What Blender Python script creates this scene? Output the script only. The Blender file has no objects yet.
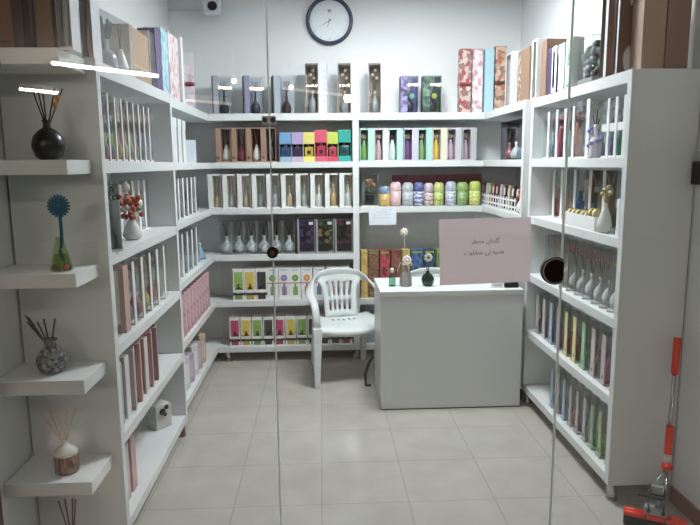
import bpy, math, random
from mathutils import Vector, Matrix
random.seed(7)
SC = bpy.context.scene
COL = SC.collection
PI = math.pi

# ------------------------------------------------------------------ camera
FPX, PITCH, ROLL, YAW, CH = 624.118, 0.1567177, -0.00864755, 0.0442437, 1.555
cy_, sy_, cp_, sp_ = math.cos(YAW), math.sin(YAW), math.cos(PITCH), math.sin(PITCH)
FWD = Vector((sy_*cp_, cy_*cp_, -sp_))
R0 = Vector((cy_, -sy_, 0)); U0 = R0.cross(FWD)
RT = R0*math.cos(ROLL) + U0*math.sin(ROLL)
UP = U0*math.cos(ROLL) - R0*math.sin(ROLL)
EYE = Vector((0, 0, CH))
cam = bpy.data.objects.new('camera', bpy.data.cameras.new('camera'))
COL.objects.link(cam)
cam.matrix_world = Matrix(((RT.x, UP.x, -FWD.x, 0), (RT.y, UP.y, -FWD.y, 0), (RT.z, UP.z, -FWD.z, CH), (0, 0, 0, 1)))
cam.data.sensor_width = 36; cam.data.lens = FPX/700*36; cam.data.clip_start = 0.02
SC.camera = cam

def on(ax, v, px, py):                 # measured point of the photo -> world point on the plane axis = v
    d = FWD + RT*((px-350)/FPX) - UP*((py-262.5)/FPX)
    return EYE + d*((v-EYE[ax])/d[ax])

# ------------------------------------------------------------------ materials
def lin(c):
    return tuple((x/255/12.92 if x/255 <= .04045 else ((x/255+.055)/1.055)**2.4) for x in c)
_m = {}
SOFT = False
def soft(c):
    if not SOFT: return c
    g = .3*c[0]+.6*c[1]+.1*c[2]
    return tuple(int(round(20+(q+(g-q)*.2)*.89)) for q in c)
def mat(c, rough=.45, metal=0.0, spec=.5, emit=0.0, coat=0.0):
    if not emit: c = soft(c)
    k = ('p', c, rough, metal, spec, emit, coat)
    if k in _m: return _m[k]
    m = bpy.data.materials.new('material'); m.use_nodes = True
    b = m.node_tree.nodes['Principled BSDF']
    col = (*lin(c), 1)
    b.inputs['Base Color'].default_value = col
    b.inputs['Roughness'].default_value = rough
    b.inputs['Metallic'].default_value = metal
    b.inputs['Specular IOR Level'].default_value = spec
    b.inputs['Coat Weight'].default_value = coat
    if emit:
        b.inputs['Emission Color'].default_value = col
        b.inputs['Emission Strength'].default_value = emit
    _m[k] = m
    return m
def clear(tint=(255, 255, 255), base=.04, amt=.9, rough=0.02):
    k = ('c', tint, base, amt, rough)
    if k in _m: return _m[k]
    m = bpy.data.materials.new('clear_material'); m.use_nodes = True
    t = m.node_tree; n = t.nodes; n.clear()
    out = n.new('ShaderNodeOutputMaterial'); mx = n.new('ShaderNodeMixShader')
    tr = n.new('ShaderNodeBsdfTransparent'); gl = n.new('ShaderNodeBsdfGlossy')
    tr.inputs[0].default_value = (*lin(tint), 1); gl.inputs['Roughness'].default_value = rough
    lw = n.new('ShaderNodeLayerWeight'); lw.inputs[0].default_value = .5
    p = n.new('ShaderNodeMath'); p.operation = 'POWER'; p.inputs[1].default_value = 5
    q = n.new('ShaderNodeMath'); q.operation = 'MULTIPLY_ADD'; q.inputs[1].default_value = amt; q.inputs[2].default_value = base
    t.links.new(lw.outputs['Facing'], p.inputs[0]); t.links.new(p.outputs[0], q.inputs[0])
    t.links.new(q.outputs[0], mx.inputs[0]); t.links.new(tr.outputs[0], mx.inputs[1]); t.links.new(gl.outputs[0], mx.inputs[2])
    t.links.new(mx.outputs[0], out.inputs[0])
    _m[k] = m
    return m
def pattern(cols, scale=40, rough=.45, kind='VORONOI', stretch=(1, 1, 1)):
    cols = [soft(c) for c in cols]
    k = ('v', tuple(cols), scale, rough, kind, stretch)
    if k in _m: return _m[k]
    m = bpy.data.materials.new('printed_material'); m.use_nodes = True
    t = m.node_tree; n = t.nodes; b = n['Principled BSDF']; b.inputs['Roughness'].default_value = rough
    tc = n.new('ShaderNodeTexCoord'); mp = n.new('ShaderNodeMapping'); mp.inputs['Scale'].default_value = stretch
    t.links.new(tc.outputs['Object'], mp.inputs[0])
    rp = n.new('ShaderNodeValToRGB'); rp.color_ramp.interpolation = 'CONSTANT'
    if kind == 'VORONOI':
        v = n.new('ShaderNodeTexVoronoi'); v.inputs['Scale'].default_value = scale
        sx = n.new('ShaderNodeSeparateColor'); t.links.new(mp.outputs[0], v.inputs['Vector'])
        t.links.new(v.outputs['Color'], sx.inputs[0]); src = sx.outputs[0]; lo, hi = 0, 1
    elif kind == 'BAND':
        v = n.new('ShaderNodeTexWave'); v.wave_type = 'BANDS'; v.bands_direction = 'Z'
        v.inputs['Scale'].default_value = scale; v.inputs['Distortion'].default_value = 6.0
        v.inputs['Detail Scale'].default_value = 4
        t.links.new(mp.outputs[0], v.inputs['Vector']); src = v.outputs['Fac']; lo, hi = 0, 1
    else:
        v = n.new('ShaderNodeTexNoise'); v.inputs['Scale'].default_value = scale; v.inputs['Detail'].default_value = 2
        t.links.new(mp.outputs[0], v.inputs['Vector']); src = v.outputs['Fac']; lo, hi = .3, .7
    t.links.new(src, rp.inputs[0])
    e = rp.color_ramp.elements
    while len(e) < len(cols): e.new(.5)
    for i, c in enumerate(cols):
        e[i].position = lo + (hi-lo)*i/len(cols); e[i].color = (*lin(c), 1)
    t.links.new(rp.outputs[0], b.inputs['Base Color'])
    _m[k] = m
    return m

WHITE = mat((220, 223, 223), .35)
WPAPER = mat((233, 235, 234), .55)
WALLM = mat((230, 232, 233), .8)
CHROME = mat((190, 190, 192), .18, 1.0)
BLACK = mat((14, 14, 15), .3)
PANE = clear((253, 254, 254), .03, .6)
ACRYL = clear((250, 252, 252), .05, .6)
GLASS = clear((250, 252, 251), .075, .9, 0.0)

# ------------------------------------------------------------------ mesh builder
class MB:
    def __init__(s): s.v = []; s.f = []; s.mi = []; s.sm = []; s.m = []
    def idx(s, m):
        if m not in s.m: s.m.append(m)
        return s.m.index(m)
    def face(s, ids, m, sm=False): s.f.append(ids); s.mi.append(s.idx(m)); s.sm.append(sm)
    def box(s, x0, x1, y0, y1, z0, z1, m):
        b = len(s.v)
        s.v += [(x, y, z) for x in (x0, x1) for y in (y0, y1) for z in (z0, z1)]
        for q in ((0, 1, 3, 2), (4, 6, 7, 5), (0, 4, 5, 1), (2, 3, 7, 6), (0, 2, 6, 4), (1, 5, 7, 3)):
            s.face([b+i for i in q], m)
        return s
    def hexa(s, pts, m):               # eight corners: bottom four then top four
        b = len(s.v); s.v += [tuple(p) for p in pts]
        for q in ((3, 2, 1, 0), (4, 5, 6, 7), (0, 1, 5, 4), (1, 2, 6, 5), (2, 3, 7, 6), (3, 0, 4, 7)):
            s.face([b+i for i in q], m)
        return s
    def lathe(s, prof, m, c=(0, 0, 0), n=18, sq=0):
        b = len(s.v)
        for r, z in prof:
            for i in range(n):
                a = 2*PI*i/n
                s.v.append((c[0]+r*math.cos(a), c[1]+r*math.sin(a), c[2]+z))
        for k in range(len(prof)-1):
            for i in range(n):
                j = (i+1) % n
                s.face([b+k*n+i, b+k*n+j, b+(k+1)*n+j, b+(k+1)*n+i], m, True)
        s.face([b+i for i in range(n)][::-1], m)
        s.face([b+(len(prof)-1)*n+i for i in range(n)], m)
        return s
    def tube(s, pts, r, m, n=8, r2=None):
        pts = [Vector(p) for p in pts]; b = len(s.v); N = len(pts)
        up = Vector((.13, .21, .97))
        for k, p in enumerate(pts):
            t = (pts[min(k+1, N-1)]-pts[max(k-1, 0)]).normalized()
            a = t.cross(up)
            if a.length < .05: a = t.cross(Vector((1, 0, 0)))
            a.normalize(); c = t.cross(a)
            rr = r if r2 is None else r+(r2-r)*k/(N-1)
            for i in range(n):
                g = 2*PI*i/n
                s.v.append(tuple(p+a*rr*math.cos(g)+c*rr*math.sin(g)))
        for k in range(N-1):
            for i in range(n):
                j = (i+1) % n
                s.face([b+k*n+i, b+k*n+j, b+(k+1)*n+j, b+(k+1)*n+i], m, True)
        s.face([b+i for i in range(n)][::-1], m); s.face([b+(N-1)*n+i for i in range(n)], m)
        return s
    def ball(s, c, r, m, n=12, h=7, sc=(1, 1, 1)):
        b = len(s.v)
        for k in range(h+1):
            t = PI*k/h
            for i in range(n):
                a = 2*PI*i/n; q = max(math.sin(t), .02)
                s.v.append((c[0]+r*sc[0]*q*math.cos(a), c[1]+r*sc[1]*q*math.sin(a), c[2]-r*sc[2]*math.cos(t)))
        for k in range(h):
            for i in range(n):
                j = (i+1) % n
                s.face([b+k*n+i, b+k*n+j, b+(k+1)*n+j, b+(k+1)*n+i], m, True)
        s.face([b+i for i in range(n)][::-1], m); s.face([b+h*n+i for i in range(n)], m)
        return s
    def flat(s, pts, y, t, m):         # polygon in x-z given depth t behind plane y
        b = len(s.v); n = len(pts)
        s.v += [(x, y, z) for x, z in pts] + [(x, y+t, z) for x, z in pts]
        s.face([b+i for i in range(n)], m); s.face([b+n+i for i in range(n)][::-1], m)
        for i in range(n):
            j = (i+1) % n; s.face([b+j, b+i, b+n+i, b+n+j], m)
        return s
    def build(s, name, parent=None, bevel=0, solid=0, loc=None):
        me = bpy.data.meshes.new(name); me.from_pydata(s.v, [], s.f)
        for m in s.m: me.materials.append(m)
        me.polygons.foreach_set('material_index', s.mi); me.polygons.foreach_set('use_smooth', s.sm)
        me.update()
        o = bpy.data.objects.new(name, me); COL.objects.link(o)
        if parent is not None: o.parent = parent
        if loc: o.location = loc
        if solid:
            d = o.modifiers.new('solid', 'SOLIDIFY'); d.thickness = solid; d.offset = 0
        if bevel:
            d = o.modifiers.new('bevel', 'BEVEL'); d.width = bevel; d.segments = 2; d.limit_method = 'ANGLE'
        return o
def tag(o, label, cat, group=None):
    o['label'] = label; o['category'] = cat
    if group: o['group'] = group
    n = len(label.split())
    if not 4 <= n <= 16: print('LABEL LENGTH', n, label)
    return o
def thing(name, label, cat, loc=(0, 0, 0), rz=0.0, group=None):
    o = bpy.data.objects.new(name, None); COL.objects.link(o); o.empty_display_size = .05
    o.location = loc; o.rotation_euler = (0, 0, rz)
    return tag(o, label, cat, group)
def struct(o): o['kind'] = 'structure'; return o
ORD = ['first', 'second', 'third', 'fourth', 'fifth', 'sixth', 'seventh', 'eighth', 'ninth', 'tenth', 'eleventh', 'twelfth', 'thirteenth']

# ------------------------------------------------------------------ the room
XL, XR, YB, YG, ZC = -1.172, 1.62, 5.17, 1.95, 2.9
FZ = -.02                              # floor level
def floor_material():
    m = bpy.data.materials.new('porcelain_tile'); m.use_nodes = True
    t = m.node_tree; n = t.nodes; b = n['Principled BSDF']
    tc = n.new('ShaderNodeTexCoord'); sp = n.new('ShaderNodeSeparateXYZ'); t.links.new(tc.outputs['Object'], sp.inputs[0])
    def M(op, a, b_=None, c=None):
        x = n.new('ShaderNodeMath'); x.operation = op
        for i, q in enumerate((a, b_, c)):
            if q is None: continue
            if isinstance(q, (int, float)): x.inputs[i].default_value = q
            else: t.links.new(q, x.inputs[i])
        return x.outputs[0]
    P = .4095
    ex = M('ABSOLUTE', M('SUBTRACT', M('FRACT', M('DIVIDE', M('ADD', sp.outputs[0], 0.021+10*P), P)), 0.5))
    ey = M('ABSOLUTE', M('SUBTRACT', M('FRACT', M('DIVIDE', M('ADD', sp.outputs[1], -2.715+30*P), P)), 0.5))
    g = M('GREATER_THAN', M('MAXIMUM', ex, ey), 0.5-.0032)
    nz = n.new('ShaderNodeTexNoise'); nz.inputs['Scale'].default_value = 6; nz.inputs['Detail'].default_value = 6
    t.links.new(tc.outputs['Object'], nz.inputs['Vector'])
    r = n.new('ShaderNodeValToRGB'); r.color_ramp.elements[0].position = .35; r.color_ramp.elements[1].position = .7
    r.color_ramp.elements[0].color = (*lin((176, 171, 163)), 1); r.color_ramp.elements[1].color = (*lin((186, 181, 173)), 1)
    t.links.new(nz.outputs['Fac'], r.inputs[0])
    mx = n.new('ShaderNodeMix'); mx.data_type = 'RGBA'
    t.links.new(g, mx.inputs[0]); t.links.new(r.outputs[0], mx.inputs[6]); mx.inputs[7].default_value = (*lin((138, 133, 127)), 1)
    t.links.new(mx.outputs[2], b.inputs['Base Color'])
    b.inputs['Roughness'].default_value = .1; b.inputs['Specular IOR Level'].default_value = .5
    return m
FLOORM = floor_material()
struct(MB().box(-8, 7, -9.5, YB+.1, -.15, FZ, FLOORM).build('floor'))
struct(MB().box(XL-.1, XR+.1, YG-.05, YB+.1, ZC, ZC+.1, WALLM).build('ceiling'))
struct(MB().box(XL-.1, XR+.1, YB, YB+.1, FZ, ZC, WALLM).build('wall_back'))
LW = mat((176, 150, 142), .6)
struct(MB().box(XL-.1, XL, 2.14, YB, FZ, ZC, WALLM).build('wall_left'))
struct(MB().box(XR, XR+.1, YG-.03, YB, FZ, ZC, WALLM).build('wall_right'))
struct(MB().box(XL-.1, XL+.004, YG-.03, 2.14, FZ, ZC, mat((92, 60, 52), .5)).build('trim_1'))
struct(MB().box(XR-.012, XR, YG+.01, 2.655, FZ, .055, mat((140, 98, 76), .5)).build('baseboard_right', bevel=.002))
# mall corridor behind the camera, which the shop front mirrors
struct(MB().box(-8, 7, -9.5, YG-.06, 2.95, 3.05, mat((120, 114, 110), .8)).build('ceiling_corridor'))
struct(MB().box(-8, 7, -9.6, -9.5, FZ, 3, mat((74, 56, 52), .7)).build('wall_opposite'))
struct(MB().box(-8.1, -8, -9.5, YG, FZ, 3, mat((84, 58, 54), .7)).build('wall_corridor_left'))
struct(MB().box(7, 7.1, -9.5, YG, FZ, 3, mat((84, 66, 62), .7)).build('wall_corridor_right'))
struct(MB().box(-8, XL, YG-.03, YG+.1, FZ, 3, mat((170, 160, 152), .7)).build('wall_front_left'))
struct(MB().box(XR, 7, YG-.03, YG+.1, FZ, 3, mat((170, 160, 152), .7)).build('wall_front_right'))
struct(MB().box(XL-.1, XR+.1, YG-.03, YG+.03, 2.72, 2.95, WALLM).build('wall_front_top'))
XD0, XD1 = -.155, .768
def translucent(c, fac):
    m = mat(c, .5, 0.0, .3)
    nt = m.node_tree; tl = nt.nodes.new('ShaderNodeBsdfTranslucent'); tl.inputs[0].default_value = (*lin(c), 1)
    mx = nt.nodes.new('ShaderNodeMixShader'); mx.inputs[0].default_value = fac
    nt.links.new(nt.nodes['Principled BSDF'].outputs[0], mx.inputs[1]); nt.links.new(tl.outputs[0], mx.inputs[2])
    nt.links.new(mx.outputs[0], nt.nodes['Material Output'].inputs[0])
    return m
EDGE = SEAL = translucent((236, 241, 239), .6)
def pane(x0, x1):
    mb = MB()
    y0, y1, z0, z1 = YG-.004, YG+.004, FZ+.01, 2.72
    b = len(mb.v)
    mb.box(x0, x1, y0, y1, z0, z1, GLASS)
    e = mb.idx(EDGE)
    mb.mi[0] = e; mb.mi[1] = e
    return mb
struct(pane(XL+.006, XD0-.002).build('window_1'))
struct(pane(XD1+.002, XR-.002).build('window_2'))
dr = struct(pane(XD0+.002, XD1-.002).build('door_1'))
MB().box(XD0-.0019, XD0+.0019, YG-.006, YG+.006, FZ+.01, 2.72, SEAL).build('edge_seal', dr)
MB().box(XD1-.0019, XD1+.0019, YG-.006, YG+.006, FZ+.01, 2.72, SEAL).build('edge_seal', dr)
# clamp, lock knob and round pull of the glass door
CLM = mat((176, 180, 180), .35, .3)
mb = MB().box(XD0-.022, XD0+.02, YG-.012, YG+.012, 1.676, 1.7, CLM)
mb.build('glass_clamp', dr, bevel=.003)
for dx in (-.013, .011):
    MB().tube([(XD0+dx, YG-.016, 1.688), (XD0+dx, YG-.0121, 1.688)], .008, mat((60, 64, 64), .3, .6), 14).build('clamp_screw', dr)
kb = MB().tube([(XD0, YG-.03, 1.285), (XD0, YG+.03, 1.285)], .0175, BLACK, 24).build('lock_knob', dr)
MB().tube([(XD0, YG-.034, 1.285), (XD0, YG-.0301, 1.285)], .007, mat((120, 92, 60), .35, .8), 16).build('keyhole', kb)
def half_disc(rad, y0, y1, m, c, cut):
    mb = MB(); pts = []
    n = 40
    for i in range(n+1):
        a = math.acos(cut/rad)+ (2*PI-2*math.acos(cut/rad))*i/n
        pts.append((c[0]+rad*math.cos(a), c[1]+rad*math.sin(a)))
    mb.flat(pts, y0, y1-y0, m); return mb
hc = (XD1-.027, 1.212)
h0 = half_disc(.045, YG-.02, YG-.0055, BLACK, hc, .0252).build('pull_handle', dr, bevel=.002)
half_disc(.041, YG-.0225, YG-.0202, mat((176, 178, 178), .3, .2), hc, .0252).build('chrome_ring', h0)['label'] = 'chrome ring'
half_disc(.038, YG-.0245, YG-.0227, mat((24, 16, 16), .2), hc, .0252).build('pull_face', h0)

# ------------------------------------------------------------------ lamps
def panel_lamp(x, y, label, sx=.6, sy=.6, e=14):
    t = thing('ceiling_panel_lamp', label, 'lamp', (x, y, ZC))
    mb = MB()
    for a in ((-sx/2-.02, -sx/2, -sy/2-.02, sy/2+.02), (sx/2, sx/2+.02, -sy/2-.02, sy/2+.02), (-sx/2, sx/2, -sy/2-.02, -sy/2), (-sx/2, sx/2, sy/2, sy/2+.02)):
        mb.box(*a, -.03, 0, mat((235, 235, 235), .4))
    mb.build('lamp_frame', t)
    MB().box(-sx/2, sx/2, -sy/2, sy/2, -.022, -.01, mat((247, 251, 255), .5, emit=e)).build('diffuser', t)
panel_lamp(.55, 3.75, 'square white ceiling panel lamp above the desk and chairs', e=82)
def tube_lamp(p0, p1, e, label, r=.021):
    p0, p1 = Vector(p0), Vector(p1); c = (p0+p1)/2
    t = thing('tube_lamp', label, 'lamp', c)
    a = p0-c; b = p1-c; d = (b-a).normalized()
    MB().tube([a, b], r, mat((255, 236, 219), .5, emit=e), 10).build('tube', t)
    MB().tube([a+Vector((0, 0, .05)), b+Vector((0, 0, .05))], .035, mat((220, 220, 220), .5), 8).build('housing', t)
    for s in (a, b): MB().tube([s+Vector((0, 0, .06)), s+Vector((0, 0, 2.95-c.z))], .006, mat((200, 200, 200)), 6).build('hanger', t)
def mirrored(px, py, D):               # lamp whose mirror image in the shop front lies at this depth
    p = on(1, D, px, py); return Vector((p.x, 2*YG-p.y, p.z))
tube_lamp(mirrored(52, 63, 8.6), mirrored(158, 76, 8.6), 330, 'long bright tube lamp hanging in the corridor, mirrored across the left shelves')
tube_lamp(mirrored(20, 89, 9.4), mirrored(57, 93, 9.4), 380, 'short tube lamp in the corridor mirrored over the dark round vase', .016)
tube_lamp(mirrored(186, 100, 9.0), mirrored(232, 104, 9.0), 2.2, 'faint tube lamp in the corridor mirrored above the back left corner')
tube_lamp(mirrored(283, 88, 9.2), mirrored(350, 96, 9.2), 2.2, 'faint tube lamp in the corridor mirrored below the wall clock')
tube_lamp((-1.5, -.9, 2.86), (-.3, -.9, 2.86), 56, 'added unseen tube lamp lighting the left shelf fronts from the corridor ceiling')  # fill light: unseen tube added to soften shadows on the left fronts
tube_lamp((.9, -.9, 2.86), (2.1, -.9, 2.86), 62, 'added unseen tube lamp lighting the desk side from the corridor ceiling')  # second added fill tube, out of view, brightens fronts on the desk side
def bulb(px, py, D, r, e, label, c=(255, 250, 240)):
    p = mirrored(px, py, D)
    t = thing('spot_lamp', label, 'lamp', p)
    MB().ball((0, 0, 0), r, mat(c, .5, emit=e)).build('bulb', t)
    MB().lathe([(r*.9, r*.7), (r*.8, r*2.2), (r*.4, r*2.4)], mat((180, 180, 180), .4)).build('lamp_socket', t)
    MB().tube([(0, 0, r*2.3), (0, 0, 2.95-p.z)], .006, mat((60, 60, 60)), 6).build('cable', t)
bulb(234, 81, 8.2, .032, 26, 'round spot lamp mirrored beside the leftmost grey box on top')
bulb(291, 87, 8.3, .03, 26, 'round spot lamp mirrored beside the third grey box on top')
bulb(348, 98, 8.5, .056, 60, 'large drop shaped lamp mirrored on the middle framed box')
bulb(461, 43, 8.4, .05, 26, 'bright lamp mirrored above the floral box with red ribbon')

# ------------------------------------------------------------------ shelving
ZS = [.061, .437, .806, 1.173, 1.527, 1.887]
TH = .046
SURF = {'E': .1078, 'D': .4838, 'C': .8528, 'B': 1.2198, 'A': 1.5738, 'T': 1.9408}
def foot(t, x, y, m=CHROME):
    MB().lathe([(.027, FZ), (.029, FZ+.004), (.0255, FZ+.01), (.0255, .05), (.029, .055), (.029, .061)], m, (x, y, 0)).build('foot', t)
BR = mat((120, 92, 84), .35, .6)
def side_unit(name, label, xf, xw, y0, y1, p0=True, p1=True, feet=(), skip=()):
    t = thing(name, label, 'shelves')
    s = 1 if xw > xf else -1
    a, b = min(xf, xw), max(xf, xw)
    ya, yb = y0+(.04 if p0 else 0), y1-(.04 if p1 else 0)
    if p0: MB().box(a, b, y0, y0+.04, .061, 1.94, WHITE).build('side_panel', t, bevel=.002)
    if p1: MB().box(a, b, y1-.04, y1, .061, 1.94, WHITE).build('side_panel', t, bevel=.002)
    for i, z in enumerate(ZS):
        if i in skip: continue
        h = TH if i < 5 else .053
        MB().box(a+(.0015 if s > 0 else .008), b-(.008 if s > 0 else .0015), ya, yb, z, z+h, WHITE).build('shelf', t, bevel=.002)
    xb = xw-.0075*s
    MB().box(min(xb, xw), max(xb, xw), ya, yb, .061, 1.94, WHITE).build('back_panel', t)
    for x, y in feet: foot(t, x, y, BR if s < 0 else CHROME)
    return t
XFL, XFL2, XFR, XFR2, YF = -.814, -.852, 1.311, 1.272, 4.89
side_unit('shelving_unit', 'white shelving unit on the left, nearest the glass front', XFL, XL+.009, 2.392, 3.56, feet=((-.85, 3.52), (-.85, 2.43), (XL+.04, 2.43), (XL+.04, 3.5)))
side_unit('shelving_unit', 'white shelving unit in the back left corner', XFL2, XL, 3.562, YB-.002, p1=False, feet=((-.89, 3.6), (XL+.04, 5.1)))
side_unit('shelving_unit', 'white shelving unit on the right, its grey end by the red mop', XFR, XR-.007, 2.655, 3.93, feet=((1.347, 2.684), (1.345, 3.895), (XR-.04, 2.69), (XR-.04, 3.895)))
side_unit('shelving_unit', 'white shelving unit in the back right corner behind the desk', XFR2, XR, 3.932, YB-.002, p1=False, feet=((1.31, 3.97), (XR-.04, 5.1)))
t = thing('shelving_unit', 'wide white shelving unit along the back wall under the clock', 'shelves')
XU = .268
MB().box(XU-.024, XU+.024, YF, YB-.012, .061, 1.886, WHITE).build('upright', t, bevel=.002)
for i, z in enumerate(ZS):
    h = TH if i < 5 else .053
    if i == 5:
        MB().box(XFL2+.001, XFR2-.001, YF+.0015, YB-.012, z, z+h, WHITE).build('shelf', t, bevel=.002)
        continue
    MB().box(XFL2+.001, XU-.024, YF+.0015, YB-.012, z, z+h, WHITE).build('shelf', t, bevel=.002)
    if i != 2: MB().box(XU+.024, XFR2-.001, YF+.0015, YB-.012, z, z+h, WHITE).build('shelf', t, bevel=.002)
MB().box(XFL2+.001, XFR2-.001, YB-.0115, YB-.002, .061, 1.94, WHITE).build('back_panel', t)
for x in (-.78, XU, 1.2):
    for y in (YF+.06, YB-.06): foot(t, x, y)

# floating display shelves on the near end of the left unit
for lab, z, h in (('topmost white floating shelf, carrying dark brown gift boxes', 1.938, .052), ('white floating shelf under the dark round vase', 1.577, .05),
                  ('white floating shelf under the blue daisy', 1.189, .05), ('white floating shelf under the grey mosaic vase', .806, .052),
                  ('white floating shelf under the striped brown diffuser', .42, .05), ('lowest white floating shelf, under reddish reeds', .035, .03)):
    tag(MB().box(XL+.008, -.851, 2.158, 2.391, z-h, z, WHITE).build('floating_shelf', bevel=.002), lab, 'shelf', 'floating shelves on the left')

# ------------------------------------------------------------------ stock builders (local frame: front is -y, base z = 0)
def reeds(parent, base_z, top, m, spread=.3, n=5, r=.0022, name='reed', lean=0.0):
    for i in range(n):
        a = (i-(n-1)/2)/max(1, (n-1)/2)
        L = top*(1-.1*random.random())
        MB().tube([(a*.004, random.uniform(-.003, .003), base_z-.03), (a*.004+(a*spread+lean)*L, random.uniform(-.15, .15)*L, base_z+L)], r, m, 6).build(name, parent)
def flower(mb, c, r, m, mc=None, n=6):
    for i in range(n):
        a = 2*PI*i/n
        mb.ball((c[0]+r*.55*math.cos(a), c[1]-r*.2, c[2]+r*.55*math.sin(a)), r*.5, m, 8, 5, (1, .5, 1))
    mb.ball((c[0], c[1]-r*.5, c[2]), r*.32, mc or m, 8, 5)
VASE = [(.55, 0), (.85, .06), (1, .25), (.95, .42), (.6, .6), (.28, .72), (.25, .86), (.34, 1)]
FLASK = [(.95, 0), (1, .05), (1, .45), (.8, .58), (.35, .68), (.3, .9), (.4, 1)]
TALL = [(.8, 0), (.95, .05), (1, .3), (.8, .7), (.4, .92), (.42, 1)]
PEAR = [(.6, 0), (.95, .12), (1, .3), (.75, .6), (.4, .85), (.25, 1)]
def scaled(prof, r, h): return [(a*r, b*h) for a, b in prof]
def content(t, kind, x, y, z, r, h, c, top=(120, 100, 80), rm=None):
    m = c if not isinstance(c, tuple) else mat(c, .25)
    tm = mat(top, .5)
    if kind == 'reed_vase':
        o = MB().lathe(scaled(VASE, r, h*.55), m, (x, y, z), 14).build('vase', t)
        mb = MB()
        for a in (-.3, 0, .25): mb.tube([(x, y, z+h*.5), (x+a*h*.3, y, z+h)], .003, tm, 6)
        mb.build('reeds', o)
    elif kind == 'bottle':
        o = MB().lathe(scaled(FLASK, r, h*.62), m, (x, y, z), 14).build('bottle', t)
        MB().lathe([(r*.38, 0), (r*.38, h*.1), (r*.3, h*.12)], tm, (x, y, z+h*.6), 10).build('cap', o)
        mb = MB()
        for a in (-.35, .3): mb.tube([(x, y, z+h*.7), (x+a*h*.25, y, z+h)], .0028, tm, 6)
        mb.build('reeds', o)
    elif kind == 'tall':
        o = MB().lathe(scaled(TALL, r, h*.7), m, (x, y, z), 14).build('bottle', t)
        mb = MB(); flower(mb, (x, y, z+h*.84), r*.9, tm); mb.build('flower', o)
    elif kind == 'pear':
        o = MB().lathe(scaled(PEAR, r, h*.55), m, (x, y, z), 16).build('bottle', t)
        mb = MB()
        for a in (-.25, .25): mb.tube([(x, y, z+h*.5), (x+a*h*.25, y, z+h)], .0028, tm, 6)
        mb.build('reeds', o)
    elif kind == 'spray':
        o = MB().lathe(scaled(VASE, r, h*.5), m, (x, y, z), 14).build('vase', t)
        mb = MB()
        for a, b in ((-.35, .9), (.1, 1), (.4, .82)):
            mb.tube([(x, y, z+h*.45), (x+a*r*1.2, y, z+h*b)], .0025, mat((92, 82, 66)), 6)
            flower(mb, (x+a*r*1.2, y, z+h*b*.95), r*.42, tm, mat((226, 220, 196)), 5)
        mb.build('flower', o)
def carton(loc, rz, w, d, h, col, label, group, cat='box', name='gift_box', win=(.3, .95, .06, .95), inner=(90, 80, 70), kind='bottle', c=(200, 200, 200), top=(120, 100, 80), r=None, mark=None, th=None):
    t = thing(name, label, cat, loc, rz, group)
    m = col if not isinstance(col, tuple) else mat(col, .5)
    im = inner if not isinstance(inner, tuple) else mat(inner, .6)
    e = .0035
    x0, x1, z0, z1 = -w/2+win[0]*w, -w/2+win[1]*w, win[2]*h, win[3]*h
    mb = MB()
    mb.box(-w/2, w/2, d/2-e, d/2, 0, h, m)
    mb.box(-w/2, -w/2+e, -d/2, d/2-e, 0, h, m); mb.box(w/2-e, w/2, -d/2, d/2-e, 0, h, m)
    mb.box(-w/2+e, w/2-e, -d/2, d/2-e, 0, e, m); mb.box(-w/2+e, w/2-e, -d/2, d/2-e, h-e, h, m)
    mb.box(-w/2+e, x0, -d/2, -d/2+e, e, h-e, m); mb.box(x1, w/2-e, -d/2, -d/2+e, e, h-e, m)
    mb.box(x0, x1, -d/2, -d/2+e, e, z0, m); mb.box(x0, x1, -d/2, -d/2+e, z1, h-e, m)
    if x0 > -w/2+.02: mb.box(x0-e, x0, -d/2+e, d/2-e, e, h-e, m)
    if x1 < w/2-.02: mb.box(x1, x1+e, -d/2+e, d/2-e, e, h-e, m)
    mb.box(x0, x1, d/2-2*e, d/2-e, z0, z1, im)
    o = mb.build('carton', t)
    if mark: MB().box(-w/2+.18*win[0]*w, -w/2+.6*win[0]*w, -d/2-.001, -d/2-.0001, h*.1, h*.17, mat(mark)).build('printed_mark', o)
    MB().box(x0, x1, -d/2+e*.2, -d/2+e*.6, z0, z1, PANE).build('window_pane', t)
    if kind:
        rr = r or min((x1-x0)*.42, d*.36)
        content(t, kind, (x0+x1)/2, 0, max(z0, e), rr, ((th or z1)-z0/h*0-z0/h if th else (z1-z0))*1.0*(.95 if not th else h), c, top)
    return t
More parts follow.
